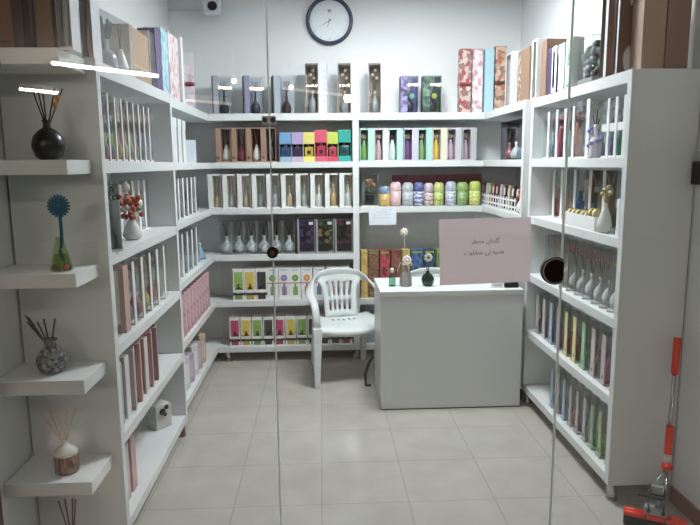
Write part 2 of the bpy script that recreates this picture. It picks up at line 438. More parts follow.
def clear_box(loc, rz, w, d, h, label, group, cat='box', name='clear_gift_box', side=(236, 236, 236), strip=None, sides=(1, 0), kind='spray', c=(120, 160, 165), top=(236, 234, 226), back=None, r=None):
    t = thing(name, label, cat, loc, rz, group)
    e = .003; sm = mat(side, .5) if isinstance(side, tuple) else side
    MB().box(-w/2, w/2, -d/2, d/2, 0, .008, sm).build('base', t)
    mb = MB()
    ye = -d/2+strip if strip else d/2
    if sides[0]: mb.box(-w/2, -w/2+e, -d/2, ye, .008, h, sm)
    if sides[1]: mb.box(w/2-e, w/2, -d/2, ye, .008, h, sm)
    if back: mb.box(-w/2+e, w/2-e, d/2-e, d/2, .008, h, mat(back, .6))
    if mb.v: mb.build('side_card', t)
    mb = MB()
    mb.box(-w/2+e, w/2-e, -d/2, -d/2+.001, .008, h, ACRYL)
    mb.box(-w/2+e, w/2-e, -d/2+.001, d/2-e, h-.001, h, ACRYL)
    if strip and sides[0]: mb.box(-w/2, -w/2+.001, ye, d/2-e, .008, h-.001, ACRYL)
    if strip and sides[1]: mb.box(w/2-.001, w/2, ye, d/2-e, .008, h-.001, ACRYL)
    if not sides[1]: mb.box(w/2-.001, w/2, -d/2, d/2-e, .008, h-.001, ACRYL)
    if not sides[0]: mb.box(-w/2, -w/2+.001, -d/2, d/2-e, .008, h-.001, ACRYL)
    for x in (-w/2+e, w/2-.0035-e*0): mb.box(x, x+.0015, -d/2-.0003, -d/2+.0012, .008, h, mat((228, 232, 232), .4))
    mb.build('clear_cover', t)
    if kind: content(t, kind, 0, 0, .008, r or min(w, d)*.36, h*.93, c, top)
    return t
def solid_box(loc, rz, w, d, h, col, label, group, cat='box', name='gift_box', lid=None, band=None, ribbon=None, front=None):
    t = thing(name, label, cat, loc, rz, group)
    m = col if not isinstance(col, tuple) else mat(col, .55)
    MB().box(-w/2, w/2, -d/2, d/2, 0, h, m).build('carton', t, bevel=.0015)
    if lid: MB().box(-w/2-.002, w/2+.002, -d/2-.002, d/2+.002, h*.8, h+.002, mat(lid, .5)).build('lid', t)
    if ribbon:
        rm = mat(ribbon, .35); z = h*.45
        mb = MB().box(-w/2-.002, w/2+.002, -d/2-.002, d/2+.002, z-.014, z+.014, rm)
        for s in (-1, 1): mb.ball((s*.024, -d/2-.01, z), .022, rm, 10, 6, (1, .5, .7))
        mb.ball((0, -d/2-.012, z), .01, rm, 8, 5)
        mb.build('ribbon', t)
    if front:
        mb = MB()
        for (x0, x1, z0, z1, cc) in front:
            mb.box(-w/2+x0*w, -w/2+x1*w, -d/2-.0012, -d/2-.0001, z0*h, z1*h, cc if not isinstance(cc, tuple) else mat(cc, .5))
        mb.build('printed_front', t)
    return t
def X(px, py, y=4.96): return on(1, y, px, py).x

# ------------------------------------------------------------------ back wall unit, left bay
SOFT = True
BL = 'back left bay'
g = 'wooden window boxes on the back wall shelf'
for i, (cx, cc, top, nm) in enumerate(((224, (236, 234, 228), (70, 60, 54), 'a white bottle'), (239.5, (150, 34, 48), (214, 196, 170), 'a dark red bottle'),
                              (254.5, (238, 236, 230), (160, 120, 100), 'a white bottle'), (269, (60, 24, 30), (200, 190, 180), 'a near black bottle'))):
    carton((X(cx, 145), 4.97, SURF['A']), 0, .112, .11, .262, (168, 122, 96), f'brown box holding {nm}, {ORD[i]} from left, {BL}, second row', g,
           win=(.34, .97, .04, .97), inner=(66, 34, 30), kind='pear', c=cc, top=top, mark=(60, 36, 28), r=.035)
g = 'bright cube perfume boxes'
for i, (cx, w, c1, c2, c3, nm) in enumerate(((285.5, .09, (98, 160, 214), (44, 84, 140), (150, 190, 226), 'sky blue'), (297.5, .09, (176, 152, 212), (66, 48, 100), (206, 176, 220), 'lilac'),
        (309, .09, (228, 214, 96), (214, 178, 30), (246, 228, 84), 'yellow'), (321, .095, (232, 66, 100), (226, 40, 84), (240, 84, 120), 'pink red'),
        (332.5, .085, (190, 208, 60), (222, 48, 80), (230, 60, 92), 'lime topped'), (344.5, .098, (20, 164, 150), (22, 92, 92), (30, 170, 156), 'teal green'))):
    h = .225 if i not in (3, 5) else .242
    t = thing('perfume_box', f'{nm} windowed perfume box among the bright cubes, {BL}', 'box', (X(cx, 145), 4.965, SURF['A']), 0, g)
    d = .1; e = .003; inn = mat((40, 36, 40) if i not in (3,) else c2, .6); m1 = mat(c1, .35); m3 = mat(c3, .35)
    MB().box(-w/2, w/2, -d/2, d/2, h*.6, h, m1).build('upper_box', t, bevel=.003)
    mb = MB().box(-w/2, w/2, -d/2, d/2, 0, h*.18, m3); mb.box(-w/2, -w/2+e, -d/2, d/2, h*.18, h*.6, m1); mb.box(w/2-e, w/2, -d/2, d/2, h*.18, h*.6, m1)
    mb.box(-w/2+e, w/2-e, d/2-e, d/2, h*.18, h*.6, inn); mb.build('tray', t)
    o = MB().box(-w*.36, w*.36, -d*.36, d*.3, h*.18, h*.5, mat(c2, .2)).build('bottle', t, bevel=.006)
    MB().lathe([(.012, h*.5), (.012, h*.57), (.009, h*.585)], mat((226, 214, 200), .3), (0, 0, 0), 12).build('cap', o)
    MB().box(-w*.15, w*.15, -d*.36-.0015, -d*.36-.0002, h*.26, h*.38, mat((26, 26, 46) if i != 4 else (60, 20, 30))).build('bottle_label', o)
    MB().box(-w/2+e, w/2-e, -d/2+.0005, -d/2+.0015, h*.18, h*.6, PANE).build('window_pane', t)
g = 'white window boxes with diffuser bottles'
cols = [((196, 158, 96), 'amber'), ((150, 164, 170), 'grey'), ((190, 160, 110), 'honey'), ((130, 146, 158), 'slate'), ((158, 166, 174), 'silver'), ((196, 162, 112), 'tan'), ((140, 158, 166), 'blue grey'), ((226, 226, 222), 'white'), ((190, 134, 60), 'orange brown'), ((176, 190, 198), 'pale blue')]
for i, (c, nm) in enumerate(cols):
    carton((X(215.3+i*14.5, 192), 4.975, SURF['B']), 0, .1, .1, .265, (236, 236, 232), f'white window box with {nm} bottle, {ORD[i]} from left, {BL}, third row', g,
           win=(.36, .99, .03, .95), inner=(232, 222, 204), kind='bottle', c=tuple(int(q*.7+r*.3) for q, r in zip(c, (230, 220, 204))), top=(206, 186, 150))
g = 'gift sets with white vases behind clear plastic'
for i, (cx, w) in enumerate(((226, .094), (238.5, .094), (251, .094), (263.7, .094), (276.3, .094), (289, .094))):
    clear_box((X(cx, 236), 4.99, SURF['C']), 0, w, .12, .262, f'clear box with white vase and dark reeds, {ORD[i]} from left, {BL}, fourth row', g,
              side=(130, 134, 134), sides=(0, 0), back=(150, 150, 148), kind='reed_vase', c=pattern([(170, 178, 180), (206, 210, 212), (226, 228, 228)], 60), top=(24, 26, 28), r=.046)
g = 'dark floral gift boxes'
for i, (cx, pc, nm) in enumerate(((306.5, [(20, 16, 28), (44, 34, 66), (64, 48, 90), (24, 20, 30)], 'dark violet'), (325, [(18, 26, 20), (40, 62, 44), (120, 96, 40), (24, 30, 24)], 'dark green'), (343.5, [(24, 18, 20), (76, 40, 46), (50, 30, 34), (24, 20, 22)], 'dark maroon'))):
    w = .14
    t = solid_box((X(cx, 236), 4.98, SURF['C']), 0, w, .13, .275, pattern(pc, 36, .25), f'{nm} floral gift box with silver edges, {BL}, fourth row', g,
              front=[(0, .1, 0, 1, (150, 152, 156)), (.1, 1, 0, .06, (140, 142, 146)), (.94, 1, .06, 1, (120, 122, 126)), (.65, .88, .84, .92, (220, 222, 226))])
def sachet(cx, row, col, i, nm, place, w=.09, h=.24, y=4.975):
    bottle = (244, 244, 240); z = SURF[row]
    x = X(cx, 285 if row == 'D' else 327)
    fr = [(.12, .9, .34, .9, col), (.28, .74, .22, .4, bottle), (.42, .6, .4, .52, bottle), (0, 1, .16, .24, (24, 24, 26)),
          (.16, .84, .03, .16, tuple(int(q*.8) for q in col))]
    t = solid_box((x, y, z), 0, w, .11, h, (238, 236, 234), f'white carton with {nm} panel, {ORD[i]} from left, {place}', 'white cartons with coloured panels', front=fr)
for i, (cx, col, nm) in enumerate(((239, (126, 186, 62), 'green'), (250.5, (232, 196, 50), 'yellow'), (262, (44, 44, 48), 'black'))):
    sachet(cx, 'D', col, i, nm, BL+', fifth row', .088, .255)
g = 'white cartons with a flower disc'
for i, (cx, col, c2, nm) in enumerate(((273, (98, 160, 60), (110, 150, 80), 'green'), (284.5, (140, 120, 176), (150, 110, 160), 'violet'), (295.5, (104, 168, 56), (120, 170, 70), 'light green'), (307, (240, 150, 66), (190, 90, 60), 'orange'), (319, (216, 216, 214), (90, 110, 150), 'blue grey'), (332, (226, 226, 224), (200, 160, 150), 'pale'), (344, (230, 230, 228), (180, 190, 200), 'plain white'))):
    w = .088
    t = solid_box((X(cx, 283), 4.97, SURF['D']), 0, w, .1, .262, (238, 239, 238), f'white carton with {nm} flower disc, {BL}, fifth row', g,
                  front=[(0, 1, .985, 1, (180, 180, 178)), (.3, .72, .14, .4, c2), (.42, .6, .4, .52, c2), (0, 1, .5, .535, (226, 120, 100)), (.2, .8, .9, .93, (170, 172, 170))])
    mb = MB(); mb.tube([(0, -.0524, .176), (0, -.0502, .176)], .026, mat(col, .5), 20)
    mb.tube([(0, -.0532, .176), (0, -.0525, .176)], .01, mat(tuple(min(255, q+40) for q in col), .5), 14); mb.build('flower_disc', t)
for i in range(11):
    col, nm = (((206, 44, 98), 'magenta'), ((232, 196, 50), 'yellow'), ((126, 180, 62), 'green'), ((44, 44, 48), 'black'))[i % 4] if i < 8 else (((44, 44, 48), 'black'), ((90, 90, 92), 'grey'), ((206, 52, 60), 'red'))[i-8]
    sachet(235.3+i*11.1, 'E', col, i, nm, 'back left bay, bottom row', .083, .235)

# ------------------------------------------------------------------ back wall unit, right bay
BRB = 'back right bay'
g = 'pastel window boxes with bottles'
for i, (cx, body, c, nm, wh) in enumerate(((366.5, (166, 216, 200), (120, 176, 76), 'mint box with green bottle', 0), (381, (214, 210, 214), (212, 170, 180), 'pale grey box with pink bottle', 0),
        (395, (170, 222, 206), (240, 240, 238), 'mint box with white vase', 1), (410, (196, 186, 216), (116, 70, 132), 'lilac box with purple bottle', 0), (424, (160, 216, 204), (140, 178, 100), 'aqua box with pale green bottle', 0),
        (438.5, (222, 220, 186), (240, 184, 48), 'cream box with yellow bottle', 0), (453, (192, 190, 198), (204, 168, 182), 'grey box with rose bottle', 0), (468, (184, 182, 188), (200, 160, 178), 'darker grey box with rose bottle', 0))):
    carton((X(cx, 145), 4.965, SURF['A']), 0, .112, .11, .252, body, f'{nm}, {ORD[i]} from left, {BRB}, second row', g,
           win=(.06, .58, .04, .95), inner=(110, 100, 92), kind='tall', c=c, top=(170, 150, 140) if not wh else (60, 50, 46), r=.026)
t = clear_box((X(370, 190), 4.96, SURF['B']), 0, .125, .12, .255, f'clear box with plant in black pot, leftmost, {BRB}, third row', None, sides=(0, 0), side=(236, 236, 234), back=(120, 124, 116), kind=None)
mb = MB().lathe([(.03, .03), (.042, .09), (.036, .1)], mat((20, 22, 20), .4), n=14)
mb.build('pot', t); mb = MB()
for i in range(16):
    a = random.uniform(0, 2*PI); q = random.uniform(.01, .04); zz = random.uniform(.1, .15)
    mb.ball((q*math.cos(a), q*math.sin(a), zz), .014, mat((30, 50, 28), .6), 7, 5)
mb.tube([(0, 0, .1), (.008, 0, .17)], .003, mat((80, 84, 50)), 6)
for i in range(5): mb.ball((.004+random.uniform(-.03, .03), -.01, .19+random.uniform(-.03, .03)), .015, mat((190, 116, 50), .6), 8, 5)
mb.build('plant', t)
g = 'patterned tins with domed lids'
for i, (cx, w, h, pc, nm, tc) in enumerate(((384.5, .085, .16, [(206, 170, 80), (226, 196, 110), (214, 150, 70)], 'golden yellow', (96, 140, 196)), (395.5, .088, .19, [(230, 170, 180), (240, 226, 226), (90, 40, 50), (236, 190, 196)], 'pink and black', (232, 196, 200)),
        (407.5, .088, .185, [(170, 182, 186), (200, 208, 210), (150, 164, 166)], 'pale grey', (186, 196, 198)), (418.5, .085, .185, [(96, 108, 170), (60, 66, 120), (200, 206, 226)], 'blue and white', (70, 82, 140)), (428.5, .075, .18, [(214, 180, 190), (220, 214, 130), (130, 96, 140)], 'pink and yellow', (200, 176, 190)),
        (438.5, .08, .185, [(180, 196, 90), (214, 222, 140), (130, 160, 60)], 'light green', (196, 206, 110)), (450.5, .085, .19, [(170, 180, 204), (70, 78, 110), (214, 220, 230)], 'grey blue', (180, 190, 206)), (462, .088, .185, [(120, 166, 84), (160, 190, 120), (96, 140, 70)], 'leaf green', (140, 180, 84)), (474.5, .092, .19, [(190, 200, 70), (120, 130, 50), (222, 226, 120)], 'lime and olive', (176, 190, 70)))):
    t = thing('patterned_tin', f'{nm} patterned tin, {ORD[i]} from left, {BRB}, third row', 'tin', (X(cx, 195), 4.955, SURF['B']), 0, g)
    MB().lathe([(w*.44, 0), (w*.5, .006), (w*.5, h*.62)], pattern(pc, 10, .35, 'BAND'), n=20).build('tin_body', t)
    MB().lathe([(w*.5, h*.62), (w*.52, h*.64), (w*.52, h*.78), (w*.46, h*.92), (w*.3, h)], pattern([tc, pc[0], tc], 46, .35), n=20).build('lid', t)
g = 'maroon boxes behind the patterned tins'
for i in range(6):
    solid_box((X(400+i*14.6, 182, 5.08), 5.085, SURF['B']), 0, .112, .1, .242, pattern([(110, 40, 56), (134, 52, 66), (96, 44, 60)], 20, .5, 'NOISE'), f'maroon box behind the patterned tins, {ORD[i]} from left, {BRB}', g, lid=(120, 46, 66))
g = 'tall book-shaped boxes behind the desk'
for i, (a, b, pc, nm, tc) in enumerate(((361, 367.5, [(200, 150, 60), (220, 176, 84)], 'gold', (170, 160, 60)), (368, 379, [(96, 50, 34), (150, 100, 60), (80, 40, 30)], 'brown diagonal striped', (120, 140, 60)), (380, 390, [(190, 40, 60), (206, 66, 80), (120, 30, 40)], 'bright red', (150, 160, 60)), (391, 401, [(130, 60, 46), (150, 80, 60), (110, 46, 40)], 'russet', (120, 60, 40)),
        (402, 410, [(206, 166, 50), (220, 186, 80)], 'mustard', (160, 170, 60)), (411, 423, [(40, 84, 150), (70, 120, 180), (30, 60, 110)], 'blue', (150, 160, 60)), (424, 435, [(36, 56, 100), (50, 80, 120), (26, 40, 76)], 'navy', (170, 180, 70)), (436, 447, [(90, 150, 60), (120, 170, 70)], 'green', (160, 190, 70)), (448, 459, [(180, 60, 70), (150, 40, 50)], 'crimson', (150, 160, 60)), (460, 471, [(200, 160, 60), (180, 140, 50)], 'ochre', (150, 160, 60)))):
    x0, x1 = X(a, 265, 4.94), X(b, 265, 4.94); w = x1-x0
    solid_box(((x0+x1)/2, 4.99, SURF['D']), 0, w, .1, .385, pattern(pc, 26, .45, 'NOISE', (1, 1, .35) if i != 1 else (2, 1, 2)), f'tall {nm} book-shaped box, {ORD[i]} from left behind the desk', g, lid=None,
              front=[(.08, .92, .93, .97, tc), (.1, .9, .08, .12, tc), (0, .06, 0, 1, tuple(int(q*.7) for q in pc[0]))])
solid_box((.385, 5.0, SURF['E']), 0, .14, .14, .24, (150, 164, 178), 'pale blue grey box on the bottom shelf beside the desk', None, lid=(160, 172, 184))
# note hanging from the shelf edge
nx0, nx1 = X(369, 215, 4.885), X(396.5, 215, 4.885); nz1 = on(1, 4.885, 383, 207.5).z; nz0 = on(1, 4.885, 383, 225).z
t = thing('hanging_note', 'white paper note hanging from the shelf edge under the plant box', 'note', ((nx0+nx1)/2, 4.8875, nz0))
MB().box(-(nx1-nx0)/2, (nx1-nx0)/2, -.001, .001, 0, nz1-nz0, mat((226, 234, 242), .6)).build('paper', t)
mb = MB()
for k in range(4):
    for j in range(5):
        if random.random() < .8:
            mb.box(-.075+j*.03, -.075+j*.03+random.uniform(.012, .026), -.0016, -.0011, .118-k*.02, .121-k*.02, mat((150, 164, 186)))
mb.build('handwriting', t)

# ------------------------------------------------------------------ top of the back unit
g = 'grey display boxes on top'
for i, (a, b, w1, cc, top, nm) in enumerate(((211, 231, 0, (60, 66, 90), (60, 70, 90), 'navy bottle'), (242, 263, 0, (110, 96, 150), (110, 90, 150), 'purple bottle'), (271, 296, 0, (110, 66, 66), (70, 50, 50), 'brown red vase'))):
    x0, x1 = X(a, 95), X(b, 95); w = (x1-x0)*.93
    t = thing('display_box', f'grey box with clear front and {nm}, on the back shelves left of clock', 'box', ((x0+x1)/2, 5.0, SURF['T']), math.radians(14), g)
    e = .004; gm = mat((76, 76, 104) if i == 1 else (74, 84, 96), .5); h = .285; d = .11
    mb = MB().box(-w/2, -w/2+e, -d/2, d/2, 0, h, gm); mb.box(-w/2+e, w/2, d/2-e, d/2, 0, h, mat((176, 184, 196), .5)); mb.box(-w/2+e, w/2, -d/2, d/2-e, 0, e, gm)
    mb.box(-w/2+e, -w/2+w*.28, -d/2, -d/2+e, e, h, mat((120, 126, 158) if i == 1 else (150, 160, 174), .5))
    mb.build('carton', t)
    MB().box(-w/2+e, w/2, -d/2+.0045, -d/2+.0055, e, h, ACRYL).build('clear_cover', t)
    content(t, 'reed_vase', w*.12, 0, e, .036, h*.86, tuple(int(q*.6) for q in cc), tuple(int(q*.6) for q in top))
g = 'tall wooden framed boxes on top'
for i, (a, b) in enumerate(((305, 327.5), (337.5, 360), (368, 389.5))):
    x0, x1 = X(a, 90), X(b, 90); w = (x1-x0)*.97
    carton(((x0+x1)/2, 5.0, SURF['T']), math.radians(-4), w, .1, .375, (216, 222, 228), f'tall box with wooden frame and dried flowers, {ORD[i]} of three under the clock', g,
           name='framed_box', win=(.05, .6, .02, .97), inner=(150, 126, 110), kind='spray', c=(150, 152, 154), top=(196, 170, 150), r=.032)
    t = SC.objects[-1]
for o in [o for o in COL.objects if o.name.startswith('framed_box')]:
    car = [c for c in o.children if c.name.startswith('carton')][0]
    xs = [v.co.x for v in car.data.vertices]; w = max(xs)-min(xs); d = .1; h = .375
    fm = mat((130, 106, 90), .6); mb = MB(); x0, x1 = -w/2+.03*w, -w/2+.62*w
    mb.box(x0, x0+.007, -d/2-.006, -d/2-.0002, 0, h, fm); mb.box(x1-.007, x1, -d/2-.006, -d/2-.0002, 0, h, fm)
    mb.box(x0+.007, x1-.007, -d/2-.006, -d/2-.0002, h-.012, h, fm); mb.box(x0+.007, x1-.007, -d/2-.006, -d/2-.0002, 0, .01, fm)
    mb.build('wooden_frame', o)
    mb = MB()
    for k in range(7): mb.box(w/2-.02, w/2-.012, -d/2-.0012, -d/2-.0001, .04+k*.045, .055+k*.045, mat((160, 170, 184)))
    mb.build('printed_mark', o)
g = 'clear floral boxes on top'
for i, (a, b, pc, nm, fc) in enumerate(((400, 418.5, [(130, 116, 180), (90, 76, 140), (60, 50, 84), (150, 140, 200)], 'purple', (120, 210, 190)), (422, 441.5, [(70, 120, 96), (50, 80, 70), (110, 140, 120), (40, 56, 52)], 'green', (196, 190, 70)))):
    x0, x1 = X(a, 95), X(b, 95); w = x1-x0
    t = clear_box(((x0+x1)/2, 4.99, SURF['T']), 0, w*.95, .11, .28, f'{nm} printed box with clear front, right of the framed boxes on top', g, side=pattern(pc, 40), sides=(1, 1), back=pc[1], kind='reed_vase', c=(60, 60, 64), top=(190, 200, 196), r=.036)
    mb = MB(); flower(mb, (.02, -.02, .13), .022, mat(fc, .4)); mb.build('flower', t)
    MB().box(-w*.46, -w*.12, -.0565, -.0555, .01, .275, pattern(pc, 40)).build('printed_front', t)
g = 'tall floral printed boxes on top'
P1 = pattern([(150, 104, 96), (206, 180, 168), (176, 60, 66), (216, 200, 190)], 34); P2 = pattern([(226, 200, 206), (240, 228, 232), (200, 150, 160), (236, 216, 222)], 34)
P4 = pattern([(190, 150, 120), (150, 96, 76), (206, 176, 150), (206, 90, 60)], 34)
for i, (a, b, top, m, nm, rib) in enumerate(((459, 470.5, 52, P1, 'brown red floral box with red ribbon', (160, 30, 40)), (471.5, 482, 52, P2, 'pale pink floral box', None), (483.5, 493, 52, (160, 206, 222), 'light blue slim box', None), (494, 505, 48, P4, 'orange brown floral box with dark ribbon', (110, 34, 34)))):
    x0, x1 = X(a, 90), X(b, 90); w = (x1-x0)*.96
    solid_box(((x0+x1)/2, 4.98, SURF['T']), 0, w, .085, .48 if i < 3 else .5, m, f'tall {nm} on top near the right back corner', g, ribbon=rib)

# ------------------------------------------------------------------ side unit helpers: y along the shelf from photo columns
def YR(px, py, x=1.37): return on(0, x, px, py).y
def YL(px, py, x=-.87): return on(0, x, px, py).y
RZR, RZL = -PI/2, PI/2                 # fronts face -x on the right, +x on the left
RN_, RC_, LN_, LC_ = 'right near unit', 'right corner unit', 'left near unit', 'left corner unit'

# right units, on top
g = 'boxes on top of the right shelves'
def topR(a, b, py, h, fn, d=.13, x=1.4, rz=0.0, **k):
    y0, y1 = YR(a, py, x-d/2), YR(b, py, x-d/2)
    if h > 1: h = on(0, x-d/2, (a+b)/2, h).z - SURF['T']
    return fn((x, (y0+y1)/2, SURF['T']), RZR-rz, abs(y1-y0)*.86, d, h, **k)
topR(504, 512.5, 104, 54, carton, d=.1, x=1.36, col=(206, 208, 208), label='grey white window box with pale flowers, top of right corner', group=g, win=(.1, .7, .03, .97), inner=(150, 150, 150), kind='spray', c=(200, 200, 200), top=(224, 224, 220), r=.028)
topR(516, 529, 100, 50, solid_box, x=1.4, col=(140, 100, 74), label='light brown box with lacy edge, top of right corner', group=g, front=[(.05, .3, .02, .98, pattern([(140, 100, 74), (206, 184, 166), (124, 86, 66)], 50))])
topR(530, 536, 97, 41, carton, d=.1, x=1.36, col=(232, 234, 234), label='slim white framed window box beside the brown box, top right', group=g, win=(.2, .85, .02, .97), inner=(176, 176, 176), kind='tall', c=(200, 200, 196), top=(60, 60, 60), r=.02)
topR(540, 545.5, 92, 41, solid_box, x=1.4, col=(140, 100, 76), label='plain tan box between the white box and purple box, top right', group=g)
topR(546, 556.5, 90, 48, solid_box, d=.1, x=1.36, col=(56, 42, 92), label='small purple box with white edge, top of right unit', group=g, front=[(.5, 1, 0, 1, (226, 226, 236)), (.6, .8, .1, .9, pattern([(226, 226, 236), (120, 110, 160)], 80))])
topR(557, 563.5, 88, 45, solid_box, d=.1, x=1.36, col=(214, 224, 226), label='slim pale box left of the green box, top of right unit', group=g, lid=(224, 230, 232))
topR(564, 572, 86, 39, solid_box, d=.06, x=1.345, col=(226, 236, 232), label='white box printed with green leaves, top of right unit', group=g, front=[(.25, 1, .03, .97, pattern([(226, 236, 232), (70, 150, 110), (120, 180, 150)], 50))])
y0, y1 = YR(581, 80, 1.36), YR(596, 76, 1.36)
t = thing('gift_hamper', 'clear wrapped hamper of grey and green flowers, top of right unit', 'hamper', (1.42, (y0+y1)/2, SURF['T']), RZR, g)
w = abs(y1-y0)*.96
MB().box(-w/2, w/2, -.08, .08, 0, .03, mat((120, 122, 120), .6)).build('base', t)
mb = MB()
HH = max(.2, on(0, 1.34, 586, 37).z-SURF['T'])
for i in range(120):
    mb.ball((random.uniform(-w*.44, w*.44), random.uniform(-.06, .06), random.uniform(.04, HH-.03)), random.uniform(.012, .022), mat(random.choice([(96, 104, 108), (70, 80, 84), (150, 156, 156), (84, 112, 90), (60, 66, 72), (150, 156, 130), (96, 110, 120), (60, 80, 66)]), .5), 8, 5)
mb.build('flowers', t)
mb = MB().box(-w/2, w/2, -.0815, -.0805, .03, HH, ACRYL); mb.box(-w/2, w/2, -.0805, .08, HH-.001, HH, ACRYL); mb.box(w/2-.001, w/2, -.0805, .08, .03, HH-.001, ACRYL)
mb.build('clear_cover', t)
def frame_box(a, b, py, h, label, x=1.37, d=.11, brown=(110, 74, 64), rz=-.12):
    y0, y1 = YR(a, py, x-d/2), YR(b, py, x-d/2)
    w = abs(y1-y0)*.95
    t = carton((x, (y0+y1)/2, SURF['T']), RZR-rz, w, d, h, (122, 88, 70), label, g, name='framed_box', win=(.05, .66, .02, .97), inner=(150, 118, 100), kind='spray', c=(196, 190, 184), top=(226, 214, 200), r=.036)
    MB().box(w*.17, w*.5, -d/2-.0014, -d/2-.0001, .002, h-.002, mat((232, 236, 242), .5)).build('white_panel', t)
    return t
frame_box(598.5, 604, 78, .385, 'tall framed window box with pale flowers and white edge, top right')
topR(613.5, 616, 75, .38, solid_box, d=.07, x=1.48, col=(112, 76, 66), label='dark brown slim box behind the white edged frame, top right', group=g)
frame_box(612, 615.6, 71, .42, 'tallest framed window box, nearest the camera, top right')
solid_box((1.42, 2.755, SURF['T']), RZR, .1, .1, .6, (176, 140, 116), 'big light brown carton at the near end, top of right unit', g, front=[(.02, .98, .48, .5, (156, 120, 98))])
solid_box((1.525, 2.755, SURF['T']), RZR, .1, .1, .6, (148, 112, 92), 'big darker brown carton against the right wall, top of right unit', g, front=[(.02, .98, .48, .5, (128, 94, 76))])

# right near unit, second row
RA = 'right near unit, second row'
g = 'clear boxes in the right unit second row'
for i, (a, b, c, nm, kd) in enumerate(((541, 548, (112, 176, 186), 'teal vase', 'reed_vase'), (549, 556, (206, 70, 84), 'red bottle', 'tall'), (557, 564, (120, 180, 188), 'aqua vase', 'reed_vase'), (565, 572, (214, 110, 90), 'coral bottle', 'tall'))):
    x = 1.375; y0, y1 = YR(a, 155, x-.05), YR(b, 155, x-.05)
    clear_box((x, (y0+y1)/2, SURF['A']), RZR+1.6, .09, .085, .27, f'clear box with {nm}, {ORD[i]} from the back, {RA}', g, sides=(1, 0), strip=.024, kind=kd, c=c, top=(200, 90, 90) if kd == 'tall' else (180, 176, 170), r=.033)
y0, y1 = YR(574, 157, 1.34), YR(592, 158, 1.34)
clear_box((1.40, (y0+y1)/2, SURF['A']), RZR+1.6, .14, .15, .29, f'large clear box with round teal vase and white flowers, {RA}', g, sides=(1, 0), strip=.035, kind='spray', c=(110, 164, 172), top=(240, 236, 224), r=.058)
t = thing('figurine_bottle', f'white bottle twined with violet flowers, {RA}', 'bottle', (1.335, YR(594.5, 160, 1.335), SURF['A']))
MB().lathe(scaled(FLASK, .028, .16), mat((236, 234, 238), .3), n=14).build('bottle', t)
mb = MB()
for i in range(12):
    a = i*.9; mb.ball((.03*math.cos(a), .03*math.sin(a), .03+i*.01), .011, mat((150, 130, 206), .5), 8, 5)
mb.build('flower', t)
for i, (a, b, c, nm) in enumerate(((599, 606, (150, 120, 196), 'violet'), (607.5, 613.5, (60, 140, 80), 'green'), (614.5, 618.5, (150, 190, 220), 'pale blue'))):
    x = 1.375; y0 = y1 = (2.93, 2.85, 2.77)[i]
    t = clear_box((x, (y0+y1)/2, SURF['A']), RZR+1.6, .085, .065, .27, f'white banded flower box with {nm} bottle, {RA}', g, strip=.022, kind='spray', c=c, top=(226, 214, 206), r=.028)
    w = .085; MB().box(-w*.5-.002, w*.5, -.0345, .0335, .12, .155, WPAPER).build('paper_band', t)
# right near unit, third row
RB = 'right near unit, third row'
g = 'clear boxes in the right unit third row'
for i, (a, b, c, nm, bk) in enumerate(((540, 546, (214, 80, 110), 'pink bottle', (200, 206, 206)), (547, 554, (232, 170, 120), 'peach bottle', (200, 206, 206)), (555, 571, (70, 120, 190), 'blue vase', (206, 212, 214)), (572, 583, (70, 120, 130), 'dark teal vase', (150, 126, 96)), (584, 597, (150, 120, 84), 'brown vase', (140, 112, 80)))):
    x = 1.465; y0, y1 = YR(a, 212, x-.1), YR(b, 212, x-.1)
    clear_box((x, (y0+y1)/2, SURF['B']), RZR+1.6, .1, .075, .29, f'clear box with {nm}, {ORD[i]} from the back, {RB}', g, sides=(1, 0), strip=.026, kind='bottle', c=c, top=(200, 196, 190), back=bk if i > 2 else None, r=.036)
y0, y1 = YR(565, 214, 1.33), YR(596, 232, 1.33)
w = abs(y1-y0)
t = thing('display_tray', 'white tray of gold spools on the right unit third shelf', 'tray', (1.355, (y0+y1)/2, SURF['B']), RZR)
mb = MB().box(-w/2, w/2, -.035, .035, 0, .004, WPAPER)
mb.box(-w/2, w/2, -.035, -.031, .004, .07, WPAPER); mb.box(-w/2, w/2, .031, .035, .004, .07, WPAPER); mb.box(-w/2, -w/2+.004, -.031, .031, .004, .07, WPAPER); mb.box(w/2-.004, w/2, -.031, .031, .004, .07, WPAPER)
mb.build('tray', t)
for i in range(7):
    s = thing('gold_spool', f'gold spool in the white tray, {ORD[i]} from the far end', 'spool', (1.355+random.uniform(-.004, .004), (y0+y1)/2 + w/2-.04-i*(w-.08)/6, SURF['B']+.006), 0, 'gold spools in the tray')
    R = .023 if i < 5 else .0245
    gm = mat((206, 186, 112), .35, .3); zc = .058 if i < 5 else .075
    MB().tube([(0, -.014, zc), (0, .014, zc)], R, pattern([(206, 186, 112), (226, 212, 150), (170, 146, 80)], 60, .35), 18).build('thread', s)
    mb = MB()
    for q in (-.017, .0145): mb.tube([(0, q, zc), (0, q+.0025, zc)], R*1.12, gm, 18)
    mb.build('flange', s)
    MB().tube([(0, 0, 0), (0, 0, zc-R*.6)], .008, gm, 8).build('peg', s)
t = thing('white_vase', 'small white vase with dried stems beside the gold spools', 'vase', (1.345, YR(604, 235, 1.345), SURF['B']))
MB().lathe(scaled(PEAR, .034, .135)+[(.011, .14)], mat((238, 238, 236), .2), n=18).build('vase', t)
mb = MB()
for a, b in ((-.03, .2), (.0, .215), (.02, .19), (-.05, .18)): mb.tube([(0, 0, .13), (.01, a*-1.2, b)], .003, mat((170, 150, 96)), 6); mb.ball((.01, a*-1.2, b), .012, mat((196, 176, 110)), 8, 5)
mb.build('dried_stems', t)
x = 1.37; y0, y1 = YR(609, 235, x-.045), YR(619, 235, x-.045)
